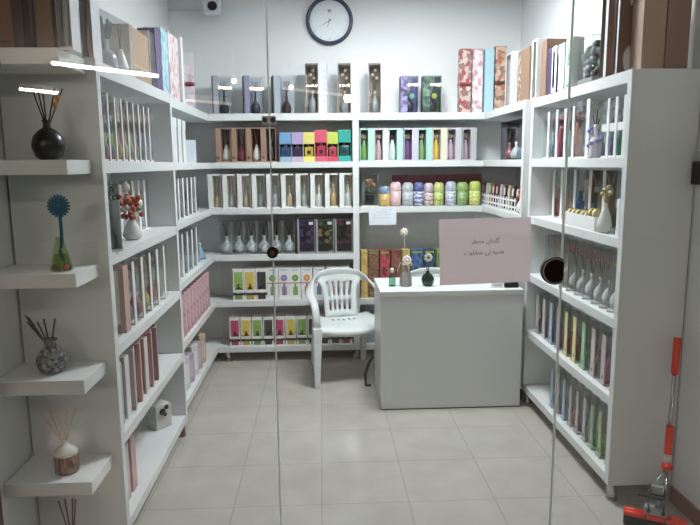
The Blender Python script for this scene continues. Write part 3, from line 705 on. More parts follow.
clear_box((x, (y0+y1)/2, SURF['B']), RZR+1.6, .085, .06, .17, f'white box with violet flowers and green bottle, nearest end, {RB}', None, side=(236, 238, 240), sides=(1, 0), strip=.024, kind='spray', c=(120, 196, 90), top=(150, 140, 190), r=.03)
# right near unit, fourth row
RCn = 'right near unit, fourth row'
g = 'clear boxes with grey vases and pink flowers'
for i, (a, b, nm, c, top) in enumerate(((541, 547, 'beige bottle', (170, 160, 140), (190, 180, 160)), (548, 555, 'tan bottle', (176, 164, 140), (196, 184, 160)), (556, 562, 'sand bottle', (180, 166, 146), (200, 186, 160)),
        (563, 570, 'grey vase and pink bloom', (176, 176, 176), (206, 110, 116)), (571, 578, 'silver vase and rose bloom', (190, 190, 190), (214, 120, 126)), (579, 587, 'white vase and coral bloom', (206, 206, 206), (220, 126, 116)), (588, 596, 'light vase and pink bloom', (200, 202, 202), (226, 130, 150)), (597, 604, 'pale vase and pink bloom', (206, 210, 206), (226, 136, 160)), (605, 612, 'white vase and cream bloom', (216, 218, 210), (196, 190, 110)))):
    x = 1.39; y0, y1 = YR(a, 275, x-.05), YR(b, 280, x-.05)
    clear_box((x, (y0+y1)/2, SURF['C']), RZR+1.05, .085, .07, .27, f'clear box with {nm}, {ORD[i]} from back, {RCn}', g, sides=(0, 0), side=(196, 190, 186), kind='spray' if i > 2 else 'bottle', c=pattern([c, tuple(min(255, q+24) for q in c), tuple(int(q*.8) for q in c)], 60), top=top, back=(190, 182, 176), r=.035)
# right near unit, fifth and bottom rows
g = 'pastel window boxes in the right unit'
RD = 'right near unit, fifth row'
rowD = [((196, 176, 186), (150, 116, 130), 'mauve'), ((206, 206, 206), (150, 150, 156), 'grey white'), ((170, 196, 222), (116, 150, 196), 'pale blue'), ((206, 180, 190), (160, 120, 136), 'dusty pink'), ((226, 212, 140), (176, 50, 50), 'yellow and red'), ((230, 216, 146), (180, 60, 56), 'light yellow and red'),
        ((150, 206, 160), (90, 150, 90), 'mint green'), ((212, 196, 200), (150, 150, 130), 'pinkish grey'), ((206, 186, 190), (206, 130, 156), 'grey with pink vase'), ((216, 196, 204), (190, 140, 160), 'blush pink')]
ya, yb = YR(536, 300, 1.34), 2.745
for i, (body, c, nm) in enumerate(rowD):
    y = ya+(yb-ya)*i/(len(rowD)-1)
    t = clear_box((1.385, y, SURF['D']), RZR+1.56, .08, .07, .25, f'{nm} window box, {ORD[i]} from the back, {RD}', g, side=body, sides=(1, 0), strip=.04, kind='reed_vase' if i != 8 else 'pear', c=c, top=(214, 206, 160), r=.03)
    MB().box(-.0409, -.0401, -.022, -.012, .03, .05, mat((40, 36, 40))).build('printed_mark', t)
REr = 'right near unit, bottom row'
rowE = [((160, 186, 206), (120, 150, 176), 'blue'), ((190, 182, 182), (150, 140, 140), 'grey'), ((166, 192, 222), (120, 156, 196), 'sky blue'), ((206, 186, 176), (190, 140, 130), 'pink beige'), ((196, 172, 180), (170, 130, 150), 'mauve'), ((190, 186, 190), (160, 150, 160), 'stone grey'), ((150, 190, 140), (110, 160, 100), 'sage green'), ((170, 200, 130), (120, 160, 90), 'leaf green'), ((226, 216, 130), (180, 170, 90), 'yellow')]
ya, yb = YR(550, 380, 1.34), 2.765
for i, (body, c, nm) in enumerate(rowE):
    y = ya+(yb-ya)*i/(len(rowE)-1)
    t = clear_box((1.385, y, SURF['E']), RZR+1.56, .075, .05, .24, f'{nm} window box, {ORD[i]} from the back, {REr}', g, side=body, sides=(1, 0), strip=.026, kind='reed_vase', c=c, top=(214, 206, 180), r=.024)
    MB().box(-.0384, -.0376, -.016, -.008, .03, .048, mat((40, 36, 40))).build('printed_mark', t)

# right corner unit
y0, y1 = YR(500, 150, 1.31), YR(523, 150, 1.31)
t = thing('display_box', 'large black window box with three coloured bottles, right corner unit', 'box', (1.37, (y0+y1)/2, SURF['A']), RZR)
w = abs(y1-y0)*.94; h = .265; e = .004; bm = mat((34, 34, 38), .35)
mb = MB().box(-w/2, w/2, .056, .06, 0, h, mat((58, 58, 62), .4)); mb.box(-w/2, -w/2+e, -.06, .056, 0, h, bm); mb.box(w/2-e, w/2, -.06, .056, 0, h, bm); mb.box(-w/2+e, w/2-e, -.06, .056, 0, e, bm); mb.box(-w/2+e, w/2-e, -.06, .056, h-e, h, bm)
mb.build('carton', t)
for q, c in ((-.3, (130, 40, 54)), (0, (196, 200, 204)), (.3, (50, 110, 150))): content(t, 'reed_vase', q*w, -.02, e, .042, h*.8, c, (16, 16, 18))
MB().box(-w/2+e, w/2-e, -.0595, -.0585, e, h-e, PANE).build('window_pane', t)
solid_box((1.53, 4.1, SURF['A']), RZR, .22, .08, .305, (26, 26, 30), 'tall plain black box in the right corner unit', None, lid=(22, 22, 26))
y0, y1 = YR(479, 200, 1.3), YR(519, 205, 1.3)
y1 += .045; w = abs(y1-y0)
t = thing('card_rack', 'white picket rack on the right corner unit', 'rack', (1.335, (y0+y1)/2, SURF['B']), RZR)
mb = MB().box(-w/2, w/2, -.045, .045, 0, .006, WPAPER)
for z in (.03, .075): mb.box(-w/2, w/2, -.045, -.041, z, z+.012, WPAPER); mb.box(-w/2, w/2, .041, .045, z, z+.012, WPAPER)
n = 16
for i in range(n):
    x = -w/2+.008+i*(w-.016)/(n-1)
    mb.hexa([(x-.006, -.049, .006), (x+.006, -.049, .006), (x+.006, -.045, .006), (x-.006, -.045, .006), (x-.006, -.049, .1), (x+.006, -.049, .1), (x+.006, -.045, .1), (x-.006, -.045, .1)], WPAPER)
mb.build('picket_frame', t)
g = 'small packets in the white rack'
pk = [((60, 30, 30), 'black brown'), ((206, 200, 204), 'pale'), ((120, 130, 60), 'olive'), ((150, 34, 40), 'red'), ((90, 30, 34), 'dark red'), ((206, 180, 190), 'pink white'), ((70, 24, 26), 'maroon'), ((190, 176, 130), 'cream'), ((50, 26, 26), 'dark brown'), ((96, 30, 32), 'wine red')]
for i, (c, nm) in enumerate(pk):
    t = thing('small_packet', f'{nm} packet leaning in the white rack, {ORD[i]} from the back wall', 'packet', (1.335, (y0+y1)/2+w/2-.06-i*(w-.12)/(len(pk)-1), SURF['B']+.007), RZR, g)
    sk = .05
    MB().hexa([(-.03, -.022, 0), (.014, -.022, 0), (.014, .022, 0), (-.03, .022, 0), (-.03+sk, -.022, .17), (.014+sk, -.022, .17), (.014+sk, .022, .17), (-.03+sk, .022, .17)], mat(c, .4)).build('packet', t)
    MB().hexa([(-.03+.03, -.0232, .1), (.014+.02, -.0232, .1), (.014+.02, -.0221, .1), (-.03+.03, -.0221, .1), (-.03+.044, -.0232, .15), (.014+.034, -.0232, .15), (.014+.034, -.0221, .15), (-.03+.044, -.0221, .15)], mat((226, 220, 210), .5)).build('packet_label', t)
t = thing('figurine_bottle', 'small white bottle with orange flowers at the near end of the rack', 'bottle', (1.315, YR(520.5, 212, 1.315), SURF['B']))
MB().lathe(scaled(VASE, .03, .12), mat((230, 224, 216), .3), n=14).build('bottle', t)
mb = MB()
for i in range(6): mb.ball((random.uniform(-.02, .02), random.uniform(-.02, .02), .1+random.uniform(0, .05)), .013, mat((214, 100, 70), .5), 8, 5)
mb.build('flower', t)

# ------------------------------------------------------------------ left units
g = 'boxes on top of the left shelves'
def topL(a, b, py, h, fn, d=.13, x=-.9, rz=0.0, **k):
    y0, y1 = YL(a, py, x+d/2), YL(b, py, x+d/2)
    if h > 1: h = on(0, x+d/2, (a+b)/2, h).z - SURF['T']
    return fn((x, (y0+y1)/2, SURF['T']), RZL+rz, abs(y1-y0)*.95, d, h, group=g, **k)
def facing_box(pa, pb, pc, yf, h, z, label, c, top, kind, inner):
    xa, xb = on(1, yf, pa, 30).x, on(1, yf, pb, 30).x; yb = on(0, xb, pc, 30).y
    return carton(((xa+xb)/2, (yf+yb)/2, z), 0, xb-xa, yb-yf, h, (226, 226, 232), label, g, win=(.03, .95, .02, .98), inner=inner, kind=kind, c=c, top=top, r=(xb-xa)*.4)
facing_box(57, 71.5, 79.5, 2.2, .5, 1.9388, 'tall window box with grey vase, on the floating shelf end', (166, 170, 176), (206, 196, 180), 'pear', (150, 144, 146))
facing_box(80.5, 92, 100.5, 2.41, .45, SURF['T'], 'tall window box with pale drop vase, left unit near end', (206, 196, 192), (226, 224, 214), 'pear', (150, 136, 136))
t = clear_box((-.905, 2.76, SURF['T']), RZL-.12, .34, .13, .225, 'clear gift box with dark plant and violet vase, top of left unit', g, sides=(0, 0), side=(190, 200, 204), back=(180, 196, 200), kind=None)
mb = MB()
for i in range(14):
    a = random.uniform(-1, 1); mb.tube([(-.03, -.03, .06), (-.03+a*.07, -.03, .2+random.uniform(-.03, .015))], .004, mat((50, 56, 74)), 6)
mb.build('dark_reeds', t); MB().lathe(scaled(FLASK, .045, .12), mat((150, 166, 174), .2), (-.03, -.025, .008), 14).build('vase', t)
content(t, 'pear', .13, -.02, .008, .03, .2, (236, 236, 240), (90, 60, 56)); content(t, 'reed_vase', .05, .02, .008, .045, .2, (170, 140, 170), (120, 90, 120))
topL(132, 151, 88, 33, solid_box, x=-.93, col=(176, 138, 110), label='light brown carton behind the tube reflection, top of left unit', lid=None, front=[(.02, .98, .3, .34, (196, 166, 130))])
topL(152, 157, 95, 35, clear_box, x=-.91, d=.1, label='slim clear box beside the light brown carton, top left', sides=(1, 0), kind='tall', c=(190, 200, 200), r=.02)
topL(158, 163.5, 98, 33, solid_box, x=-.9, d=.09, col=(96, 76, 130), label='slim violet box beside the light blue box, top left')
topL(164, 170.5, 101, 33, solid_box, x=-.9, d=.09, col=pattern([(150, 206, 226), (176, 220, 234), (120, 180, 210)], 30), label='tall light blue printed box, top of left unit')
topL(171, 181, 106, 38, solid_box, x=-.93, d=.09, col=P2, label='tall pink and white floral box, top of left corner')
topL(183.5, 185.5, 106, 40, solid_box, x=-.91, d=.08, col=(226, 230, 230), label='very slim white box left of the ribboned box, top left')
y0 = YL(191.5, 108, -.9)
solid_box((-.93, y0, SURF['T']), math.radians(20), .1, .08, .375, pattern([(214, 196, 210), (230, 214, 224), (190, 176, 190)], 30), 'tall silver pink box with red bow in the left back corner', g, ribbon=(150, 26, 40), lid=(200, 204, 206))
# left near unit rows
LA = 'left near unit, second row'
g = 'narrow clear boxes in the left unit'
rowA = [((206, 40, 50), 'red'), ((150, 150, 160), 'smoke grey'), ((120, 160, 190), 'blue'), ((222, 196, 80), 'yellow'), ((200, 200, 200), 'silver white'), ((150, 160, 166), 'steel grey'), ((190, 170, 140), 'beige'), ((110, 140, 110), 'dark green'), ((190, 186, 188), 'pale grey')]
ya, yb = 2.51, YL(150, 160, -.85)
for i, (c, nm) in enumerate(rowA):
    y = ya+(yb-ya)*i/(len(rowA)-1)
    clear_box((-.875, y, SURF['A']), RZL-1.6, .075, .058, .265-.006*(i > 1), f'narrow clear box with {nm} bottle, {ORD[i]} from the front, {LA}', g, sides=(0, 1), side=(226, 220, 220), strip=.014, kind='spray' if i in (0, 1, 2) else 'reed_vase', c=c, top=(206, 160, 150), r=.022)
LBn = 'left near unit, third row'
g = 'white window boxes in the left unit'
clear_box((-.855, 2.51, SURF['B']), RZL-.9, .09, .08, .2, f'small clear box with green bottle, nearest, {LBn}', g, sides=(1, 1), side=(226, 228, 228), kind='bottle', c=(130, 166, 130), top=(170, 160, 150), back=(180, 186, 182))
for i in range(5):
    clear_box((-.975, 2.96+i*.1, SURF['B']), RZL-1.6, .1, .085, .262 if i else .25, f'white window box with {("green leaves", "pale flowers", "violet flowers", "cream flowers", "grey reeds")[i]}, {ORD[i]} behind the bouquet, {LBn}', g, side=(230, 230, 232), sides=(0, 1), strip=.03, kind='spray', c=(206, 206, 206), top=((90, 140, 70), (220, 206, 200), (130, 110, 130), (226, 220, 200), (150, 150, 150))[i], r=.034)
t = thing('flower_vase', 'white vase with a red and white bouquet, left unit third shelf', 'vase', (-.87, YL(133, 242, -.87), SURF['B']))
MB().lathe(scaled(PEAR, .042, .1)+[(.014, .105)], mat((226, 222, 222), .25), n=18).build('vase', t)
mb = MB()
for i in range(44):
    a = random.uniform(0, 6.28); q = random.uniform(.0, .052); z = random.uniform(.1, .2)
    c = random.choice([(200, 60, 44), (206, 84, 60), (226, 150, 110), (180, 44, 40), (230, 214, 196), (206, 70, 50)])
    mb.ball((q*math.cos(a), q*math.sin(a)-.01, z), .0125, mat(c, .5), 8, 5)
mb.ball((.02, .03, .165), .026, mat((236, 234, 220), .5), 10, 6); mb.ball((-.005, -.04, .24), .02, mat((230, 226, 206), .5), 10, 6)
for k in range(4): mb.ball((.02, .02+.01*k, .14), .014, mat((60, 110, 50), .5), 8, 5)
mb.build('bouquet', t)
LCn = 'left near unit, fourth row'
for i, (c, nm, col) in enumerate((((150, 150, 156), 'grey bottle', (214, 210, 206)), ((160, 150, 150), 'faded pink front', (196, 150, 140)), ((110, 120, 150), 'blue vase', (226, 224, 224)), ((190, 110, 110), 'rose vase', (226, 226, 222)), ((214, 200, 90), 'yellow flowers', (226, 226, 224)), ((190, 90, 110), 'pink flowers', (228, 226, 226)), ((150, 160, 150), 'green grey reeds', (228, 228, 226)))):
    ya, yb = 2.51, YL(163, 300, -.86)
    y = ya+(yb-ya)*i/6
    lab = f'window box with {nm}, {ORD[i]} from the front, {LCn}'; tp = ((150, 140, 130), (150, 140, 130), (206, 130, 110), (190, 100, 100), (226, 206, 90), (206, 100, 120), (140, 150, 140))[i]
    if i == 1: carton((-.885, y, SURF['C']), RZL-1.6, .1, .06, .285, col, lab, g, win=(.04, .12, .04, .96), inner=(190, 182, 180), kind=None)
    else: clear_box((-.885, y, SURF['C']), RZL-1.6, .1, .075, .285, lab, g, side=col, sides=(0, 1), strip=.028, kind='spray', c=c, top=tp, r=.03)
LDn = 'left near unit, fifth row'
g = 'pink and grey boxes in the left unit'
for i, (col, nm, cn) in enumerate((((190, 186, 186), 'grey window box', 1), ((220, 216, 212), 'white window box', 1), ((186, 170, 166), 'taupe slim box', 0), ((206, 146, 146), 'salmon pink box', 0), ((216, 206, 204), 'pale window box', 1), ((200, 136, 136), 'rose pink box', 0), ((150, 130, 130), 'dark grey pink box', 0))):
    ya, yb = 2.51, YL(155, 370, -.86); y = ya+(yb-ya)*i/6
    lab = f'{nm}, {ORD[i]} from the front, {LDn}'
    if cn: carton((-.885, y, SURF['D']), RZL-1.6, .085, .05, .27, col, lab, g, win=(.08, .88, .04, .96), inner=(196, 186, 184), kind='reed_vase', c=(206, 204, 204), top=(90, 84, 84), r=.026)
    else: solid_box((-.885, y, SURF['D']), RZL-1.35, .085, .08, .275, col, lab, g, front=[(.1, .9, .03, .05, tuple(int(q*.6) for q in col))])
LEn = 'left near unit, bottom row'
for i, (y, col, nm) in enumerate(((2.5, (206, 176, 176), 'dusty pink'), (2.58, (196, 180, 180), 'grey pink'), (2.68, (206, 150, 146), 'salmon'))):
    solid_box((-.9, y, SURF['E']), RZL-1.6, .075, .06, .26, col, f'{nm} slim carton, {ORD[i]} from the front, {LEn}', g, front=[(.1, .9, .03, .05, tuple(int(q*.6) for q in col))])
t = thing('ornament_box', f'white box with a small black ornament, {LEn}, far end', 'box', (-.93, 3.37, SURF['E']), RZL-.7)
MB().box(-.05, .05, -.045, .045, 0, .135, mat((214, 210, 206), .55)).build('carton', t, bevel=.002)
mb = MB().ball((-.012, -.051, .1), .02, BLACK, 10, 6, (1, .5, 1)); mb.ball((.016, -.051, .12), .014, BLACK, 10, 6, (1, .5, 1)); mb.ball((.006, -.051, .08), .012, BLACK, 8, 5, (1, .5, 1)); mb.build('black_ornament', t)
# left corner unit rows
g = 'cartons in the left corner unit'
YC = [3.72, 3.92, 4.08, 4.24, 4.4, 4.55, 4.7]
for i in range(3):
    solid_box((-.95, 3.98+i*.13, SURF['A']), RZL, .09, .1, .27, (214+4*i, 218+3*i, 222), f'slim white panel box, {ORD[i]} from the front, left corner unit second row', g, lid=(224, 228, 230))
solid_box((-1.02, 4.83, SURF['A']), RZL-.9, .16, .03, .17, (206, 222, 236), 'pale blue blank card leaning in the left corner unit', g)
for i, (c, nm) in enumerate((((206, 180, 180), 'pink'), ((170, 190, 190), 'grey green'), ((206, 206, 206), 'white'), ((190, 180, 180), 'beige'), ((226, 228, 228), 'plain white'))):
    clear_box((-.93, 3.98+i*.13, SURF['B']), RZL-1.6, .085, .085, .255, f'white window box with {nm} bottle, {ORD[i]} from the front, left corner unit third row', g, side=(226, 226, 226), sides=(0, 1), strip=.03, kind='bottle', c=c, top=(200, 160, 160), r=.034)
for i in range(5):
    clear_box((-.93, 3.86+i*.15, SURF['C']), RZL-1.6, .09, .1, .27, f'clear box with {("grey", "white", "pale green", "silver", "frosted")[i]} bottle, {ORD[i]} from the front, left corner unit fourth row', g, sides=(0, 1), strip=.03, side=(222, 226, 226), kind='bottle', c=((170, 180, 184), (220, 222, 222), (190, 206, 200), (180, 184, 188), (206, 214, 216))[i], top=(200, 200, 200), back=(190, 196, 196))
t = thing('triangular_pouch', 'small light blue pyramid pouch, left corner unit fourth shelf', 'pouch', (-.93, 4.72, SURF['C']))
MB().lathe([(.05, 0), (.045, .02), (.012, .1), (.004, .11)], mat((110, 170, 206), .4), n=4).build('pouch', t)
MB().lathe([(.012, .1), (.016, .112), (.01, .125)], mat((200, 220, 232), .4), n=8).build('ruffle', t)
for i in range(9):
    solid_box((-.925, 3.86+i*.105, SURF['D']), RZL-.15, .086, .1, .27, pattern([(190, 128, 142), (206, 156, 168), (180, 112, 130)], 24, .5, 'NOISE'), f'pink carton, {ORD[i]} from the front, left corner unit fifth row', g, front=[(.2, .4, .1, .9, (226, 180, 190))])
for i, (col, nm) in enumerate((((190, 180, 190), 'lilac grey'), ((206, 204, 206), 'white grey'), ((170, 150, 170), 'dull purple'), ((210, 206, 206), 'off white'), ((180, 150, 160), 'dusty mauve'), ((190, 160, 130), 'tan'))):
    solid_box((-.93, 3.8+i*.14, SURF['E']), RZL-.3, .09, .08, .2+.02*(i % 2), col, f'{nm} carton, {ORD[i]} from the front, left corner unit bottom row', g, front=[(.2, .8, .2, .8, tuple(min(255, q+24) for q in col))])

SOFT = False
# ------------------------------------------------------------------ things on the floating shelves
g = 'dark brown gift boxes on the top floating shelf'
xq = [on(1, 2.2, p, 30).x for p in (17, 33, 34, 54.5)]
solid_box(((XL+.004+xq[0])/2-.0, 2.25, 1.9388), 0, xq[0]-XL-.032, .096, .5, (120, 76, 60), 'reddish brown gift box, leftmost on the top floating shelf', g, front=[(.1, .9, .04, .06, (86, 54, 44))])
carton(((xq[0]+xq[1])/2, 2.25, 1.9388), 0, xq[1]-xq[0]-.042, .1, .5, (84, 66, 62), 'dark window box with a dried flower on the top floating shelf', g, win=(.05, .95, .03, .97), inner=(70, 56, 56), kind='tall', c=(90, 78, 82), top=(150, 116, 100), r=.018)
solid_box(((xq[2]+xq[3])/2, 2.25, 1.9388), 0, xq[3]-xq[2]-.012, .1, .5, (112, 86, 62), 'plain dark brown carton, right end of the top floating shelf', g, front=[(.08, .12, .02, .98, (90, 70, 52))])
t = thing('cord_loop', 'thin beige cord loop hanging over the top floating shelf', 'cord', (-1.09, 2.155, 1.94))
pts = [(-.02+.075*math.sin(a)*(1 if a < PI else 1), -.006, -.055-.06*math.cos(a)*1.0+.0) for a in [i*2*PI/28 for i in range(29)]]
MB().tube(pts, .0025, mat((170, 150, 130), .7), 6).build('cord', t)

P = on(1, 2.27, 49.5, 158)
t = thing('reed_diffuser', 'dark green round bottle with black reeds, on the second floating shelf', 'diffuser', (P.x, 2.27, 1.577))
bm = pattern([(14, 24, 22), (18, 32, 28), (40, 52, 44), (14, 22, 20), (16, 28, 24)], 46, .3)
MB().lathe([(.03, 0), (.044, .012), (.054, .04), (.055, .055), (.048, .082), (.03, .102), (.014, .112), (.012, .128), (.016, .133), (.016, .138)], bm, n=28).build('bottle', t)
for a, L in ((-.04, .12), (.0, .1), (.045, .12), (.075, .115), (-.02, .115)):
    MB().tube([(a*.05, 0, .11), (a*.9*L/.12-.004, a*.1, .13+L)], .0026, mat((24, 20, 18), .6), 6).build('reed', t)
mb = MB()
for s in (-1, 1): mb.ball((.043+s*.004, -.01, .2+s*.012), .013, mat((196, 130, 40), .5), 8, 5, (.7, .4, 1))
mb.build('orange_flower', t)['label'] = 'small orange paper flower'
P = on(1, 2.23, 62, 270)
t = thing('daisy_bottle', 'clear cone bottle of coloured stones with a blue daisy, third floating shelf', 'vase', (P.x, 2.23, 1.189))
MB().lathe([(.037, .002), (.038, .01), (.03, .05), (.018, .09), (.013, .115), (.014, .12)], clear((226, 236, 210), .05, .6), n=24).build('bottle', t)
mb = MB()
for q, c in (((-.02, -.008), (40, 80, 60)), ((-.004, -.016), (110, 80, 60)), ((.018, -.01), (206, 110, 120)), ((.008, .012), (226, 220, 190)), ((-.012, .014), (160, 170, 70)), ((.022, .008), (120, 50, 50))):
    mb.ball((q[0], q[1], .014), .011, mat(c, .4), 8, 5, (1, 1, 1.1))
mb.build('coloured_stones', t)
mb = MB().lathe([(.028, .026), (.026, .04), (.02, .06)], clear((206, 220, 150), .05, .5), n=20); mb.build('green_liquid', t)
BLUE = mat((34, 96, 128), .55); DB = mat((28, 84, 116), .5)
fx, fz = on(1, 2.22, 58.8, 206).x-P.x, on(1, 2.22, 58.5, 206).z-1.189
MB().tube([(.008, 0, .035), (.0, -.001, .065), (fx*.7, -.003, .1), (fx, -.005, .13), (fx, -.006, fz-.03), (fx, -.008, fz)], .0062, DB, 8).build('stem', t)
mb = MB()
for ring, (n, L, dy) in enumerate(((20, .04, 0), (16, .031, -.006))):
    for i in range(n):
        a = 2*PI*(i+.5*ring)/n; ca, sa = math.cos(a), math.sin(a)
        p = []
        for (u, wd) in ((.25, .25), (.7, .5), (1, .38)):
            w = .009*wd
            p.append(((fx+ca*L*u-sa*w, -.012+dy, fz+sa*L*u+ca*w), (fx+ca*L*u+sa*w, -.012+dy, fz+sa*L*u-ca*w)))
        for k in range(2):
            mb.hexa([p[k][0], p[k][1], p[k+1][1], p[k+1][0]] + [(q[0], q[1]-.002, q[2]) for q in (p[k][0], p[k][1], p[k+1][1], p[k+1][0])], BLUE)
mb.build('petals', t)
MB().ball((fx, -.02, fz), .011, mat((50, 110, 130), .6), 14, 8, (1, .6, 1)).build('flower_centre', t)
P = on(1, 2.28, 54.5, 366)
t = thing('reed_diffuser', 'grey mosaic round vase with dark reeds, on the fourth floating shelf', 'diffuser', (P.x, 2.26, .806))
MB().lathe([(.028, 0), (.043, .01), (.053, .035), (.052, .055), (.04, .08), (.022, .098), (.019, .115), (.025, .124), (.025, .127)], pattern([(74, 80, 82), (120, 126, 126), (96, 104, 104), (150, 156, 154), (40, 46, 48)], 90, .25), n=28).build('vase', t)
for a, L in ((-.085, .095), (-.07, .09), (-.075, .075), (-.045, .07), (-.012, .085), (.028, .085)):
    MB().tube([(a*.12, random.uniform(-.004, .004), .1), (a*1.0, random.uniform(-.012, .012), .118+L)], .003, mat((40, 30, 26), .6), 6).build('reed', t)
P = on(1, 2.26, 68.5, 470)
t = thing('reed_diffuser', 'white shouldered bottle with brown striped mosaic base, fifth floating shelf', 'diffuser', (P.x, 2.25, .42))
MB().lathe([(.041, 0), (.044, .004), (.044, .066), (.042, .07)], pattern([(70, 44, 34), (150, 84, 50), (96, 66, 56), (60, 60, 76), (120, 90, 70)], 60, .25, 'VORONOI', (2, 2, .35)), n=28).build('bottle_base', t)
MB().lathe([(.0425, .07), (.04, .085), (.022, .1), (.011, .106), (.009, .122), (.012, .125)], mat((214, 214, 208), .2), n=28).build('bottle_shoulder', t)
for a, L in ((-.09, .115), (-.06, .115), (-.02, .11), (.02, .115), (.06, .125)):
    MB().tube([(a*.05, 0, .11), (a*.85, random.uniform(-.01, .01), .125+L)], .0026, mat((190, 166, 140), .7), 6).build('reed', t)
P = on(1, 2.26, 72, 520)
t = thing('reed_diffuser', 'reddish brown reeds of a bottle at the bottom edge, lowest floating shelf', 'diffuser', (P.x, 2.25, .035))
MB().lathe([(.036, 0), (.042, .02), (.036, .07), (.014, .1), (.013, .13)], mat((120, 70, 58), .3), n=20).build('bottle', t)
for a in (-.05, -.02, .015, .03): MB().tube([(a*.1, 0, .1), (a*.8, 0, .275-abs(a)*.2)], .003, mat((110, 56, 44), .7), 6).build('reed', t)

# ------------------------------------------------------------------ desk and the things on it
DX0, DX1, DY0, DY1, DZ = .361, 1.268, 3.822, 4.30, .762
t = thing('desk', 'white box-fronted shop desk in front of the back shelves', 'desk', ((DX0+DX1)/2, (DY0+DY1)/2, 0))
hw, hd = (DX1-DX0)/2, (DY1-DY0)/2
MB().box(-hw-.004, hw, -hd-.006, hd+.006, DZ-.034, DZ, WHITE).build('desk_top', t, bevel=.003)
MB().box(-hw, hw, -hd, -hd+.02, FZ+.008, DZ-.034, WHITE).build('front_panel', t, bevel=.002)
MB().box(-hw, -hw+.02, -hd+.02, hd, FZ+.008, DZ-.034, WHITE).build('side_panel', t, bevel=.002)
MB().box(hw-.02, hw, -hd+.02, hd, FZ+.008, DZ-.034, WHITE).build('side_panel', t, bevel=.002)
MB().box(-hw+.004, hw-.004, -hd+.005, -hd+.018, FZ, FZ+.008, mat((60, 60, 62))).build('kick_strip', t)
t = thing('pump_bottle', 'small clear bottle with pale cap, leftmost on the desk', 'bottle', (.452, 4.0, DZ))
MB().lathe([(.022, 0), (.024, .004), (.024, .07), (.012, .082), (.012, .09)], clear((226, 240, 232), .06, .6), n=18).build('bottle', t)
MB().lathe([(.0205, .004), (.0205, .055)], clear((206, 230, 216), .03, .3), n=16).build('liquid', t)
MB().lathe([(.013, .09), (.013, .112), (.008, .118)], mat((206, 226, 214), .4), n=14).build('cap', t)
t = thing('flower_bottle', 'grey ceramic bottle with white flowers on the desk', 'vase', (.541, 4.0, DZ))
MB().lathe([(.038, 0), (.041, .006), (.04, .05), (.03, .09), (.017, .115), (.014, .135), (.017, .14)], mat((150, 144, 140), .4), n=24).build('bottle', t)
mb = MB().tube([(0, 0, .12), (-.005, -.01, .22), (-.012, 0, .345)], .0035, mat((196, 186, 160)), 6); mb.tube([(0, 0, .12), (.004, -.02, .17)], .003, mat((130, 150, 90)), 6); mb.tube([(0, 0, .13), (-.035, -.01, .155), (-.058, -.012, .1)], .004, mat((196, 206, 170)), 6)
mb.build('stems', t)
mb = MB()
flower(mb, (-.014, 0, .352), .026, mat((240, 236, 226), .6), mat((240, 226, 200)), 7); flower(mb, (.003, -.025, .175), .03, mat((240, 230, 232), .6), mat((236, 214, 216)), 8)
mb.ball((.03, -.01, .145), .012, mat((220, 170, 110), .6), 8, 5)
mb.build('flower_heads', t)
t = thing('reed_diffuser', 'dark green round bottle with two crossed reeds on the desk', 'diffuser', (.684, 3.985, DZ))
MB().lathe([(.024, 0), (.034, .01), (.042, .035), (.041, .05), (.03, .075), (.012, .086), (.011, .096), (.014, .1)], mat((20, 44, 36), .1), n=26).build('bottle', t)
for a in (-.045, .035): MB().tube([(-a*.2, 0, .085), (a, 0, .19)], .0032, mat((30, 30, 28)), 6).build('reed', t)
mb = MB(); flower(mb, (0, -.01, .19), .027, mat((206, 204, 186), .6), mat((60, 60, 50)), 7); mb.ball((-.03, -.01, .195), .012, mat((40, 40, 36)), 8, 5); mb.build('flower', t)
t = thing('card_holder', 'white tent card on the desk under the pink sign', 'card', (1.118, 3.885, DZ))
MB().hexa([(-.042, -.016, 0), (.042, -.016, 0), (.042, .016, 0), (-.042, .016, 0), (-.042, -.004, .036), (.042, -.004, .036), (.042, .004, .036), (-.042, .004, .036)], mat((222, 224, 222), .5)).build('card', t)
mb = MB()
for k, z in enumerate((.012, .02)):
    for j in range(4): mb.box(-.024+j*.013, -.015+j*.013, -.0125+.0003*0-(.012-z)*.0, -.0105, z, z+.004, mat((60, 60, 64)))
mb.build('printed_text', t)
t = thing('card_machine', 'black card machine lying at the right end of the desk', 'card machine', (1.205, 3.93, DZ))
MB().hexa([(-.05, -.06, 0), (.05, -.06, 0), (.05, .06, 0), (-.05, .06, 0), (-.048, -.055, .03), (.048, -.055, .03), (.048, .055, .048), (-.048, .055, .048)], mat((20, 20, 22), .35)).build('body', t, bevel=.005)
MB().hexa([(-.035, .005, .0405), (.035, .005, .0405), (.035, .045, .0465), (-.035, .045, .0465), (-.035, .005, .0415), (.035, .005, .0415), (.035, .045, .0475), (-.035, .045, .0475)], mat((60, 70, 70), .2)).build('screen', t)
mb = MB()
for a in range(3):
    for b in range(3): mb.box(-.028+a*.022, -.014+a*.022, -.045+b*.015, -.036+b*.015, .03, .0375+b*.0005, mat((120, 120, 122), .5))
mb.build('keypad', t)
t = thing('power_cable', 'black cable looping down to the floor beside the desk', 'cable', (.325, 4.33, FZ))
MB().tube([(.024, .0, .25), (.018, -.03, .2), (-.01, -.05, .165), (-.036, -.06, .085), (-.03, -.07, .013), (.006, -.075, .013)], .011, BLACK, 8).build('cable', t)

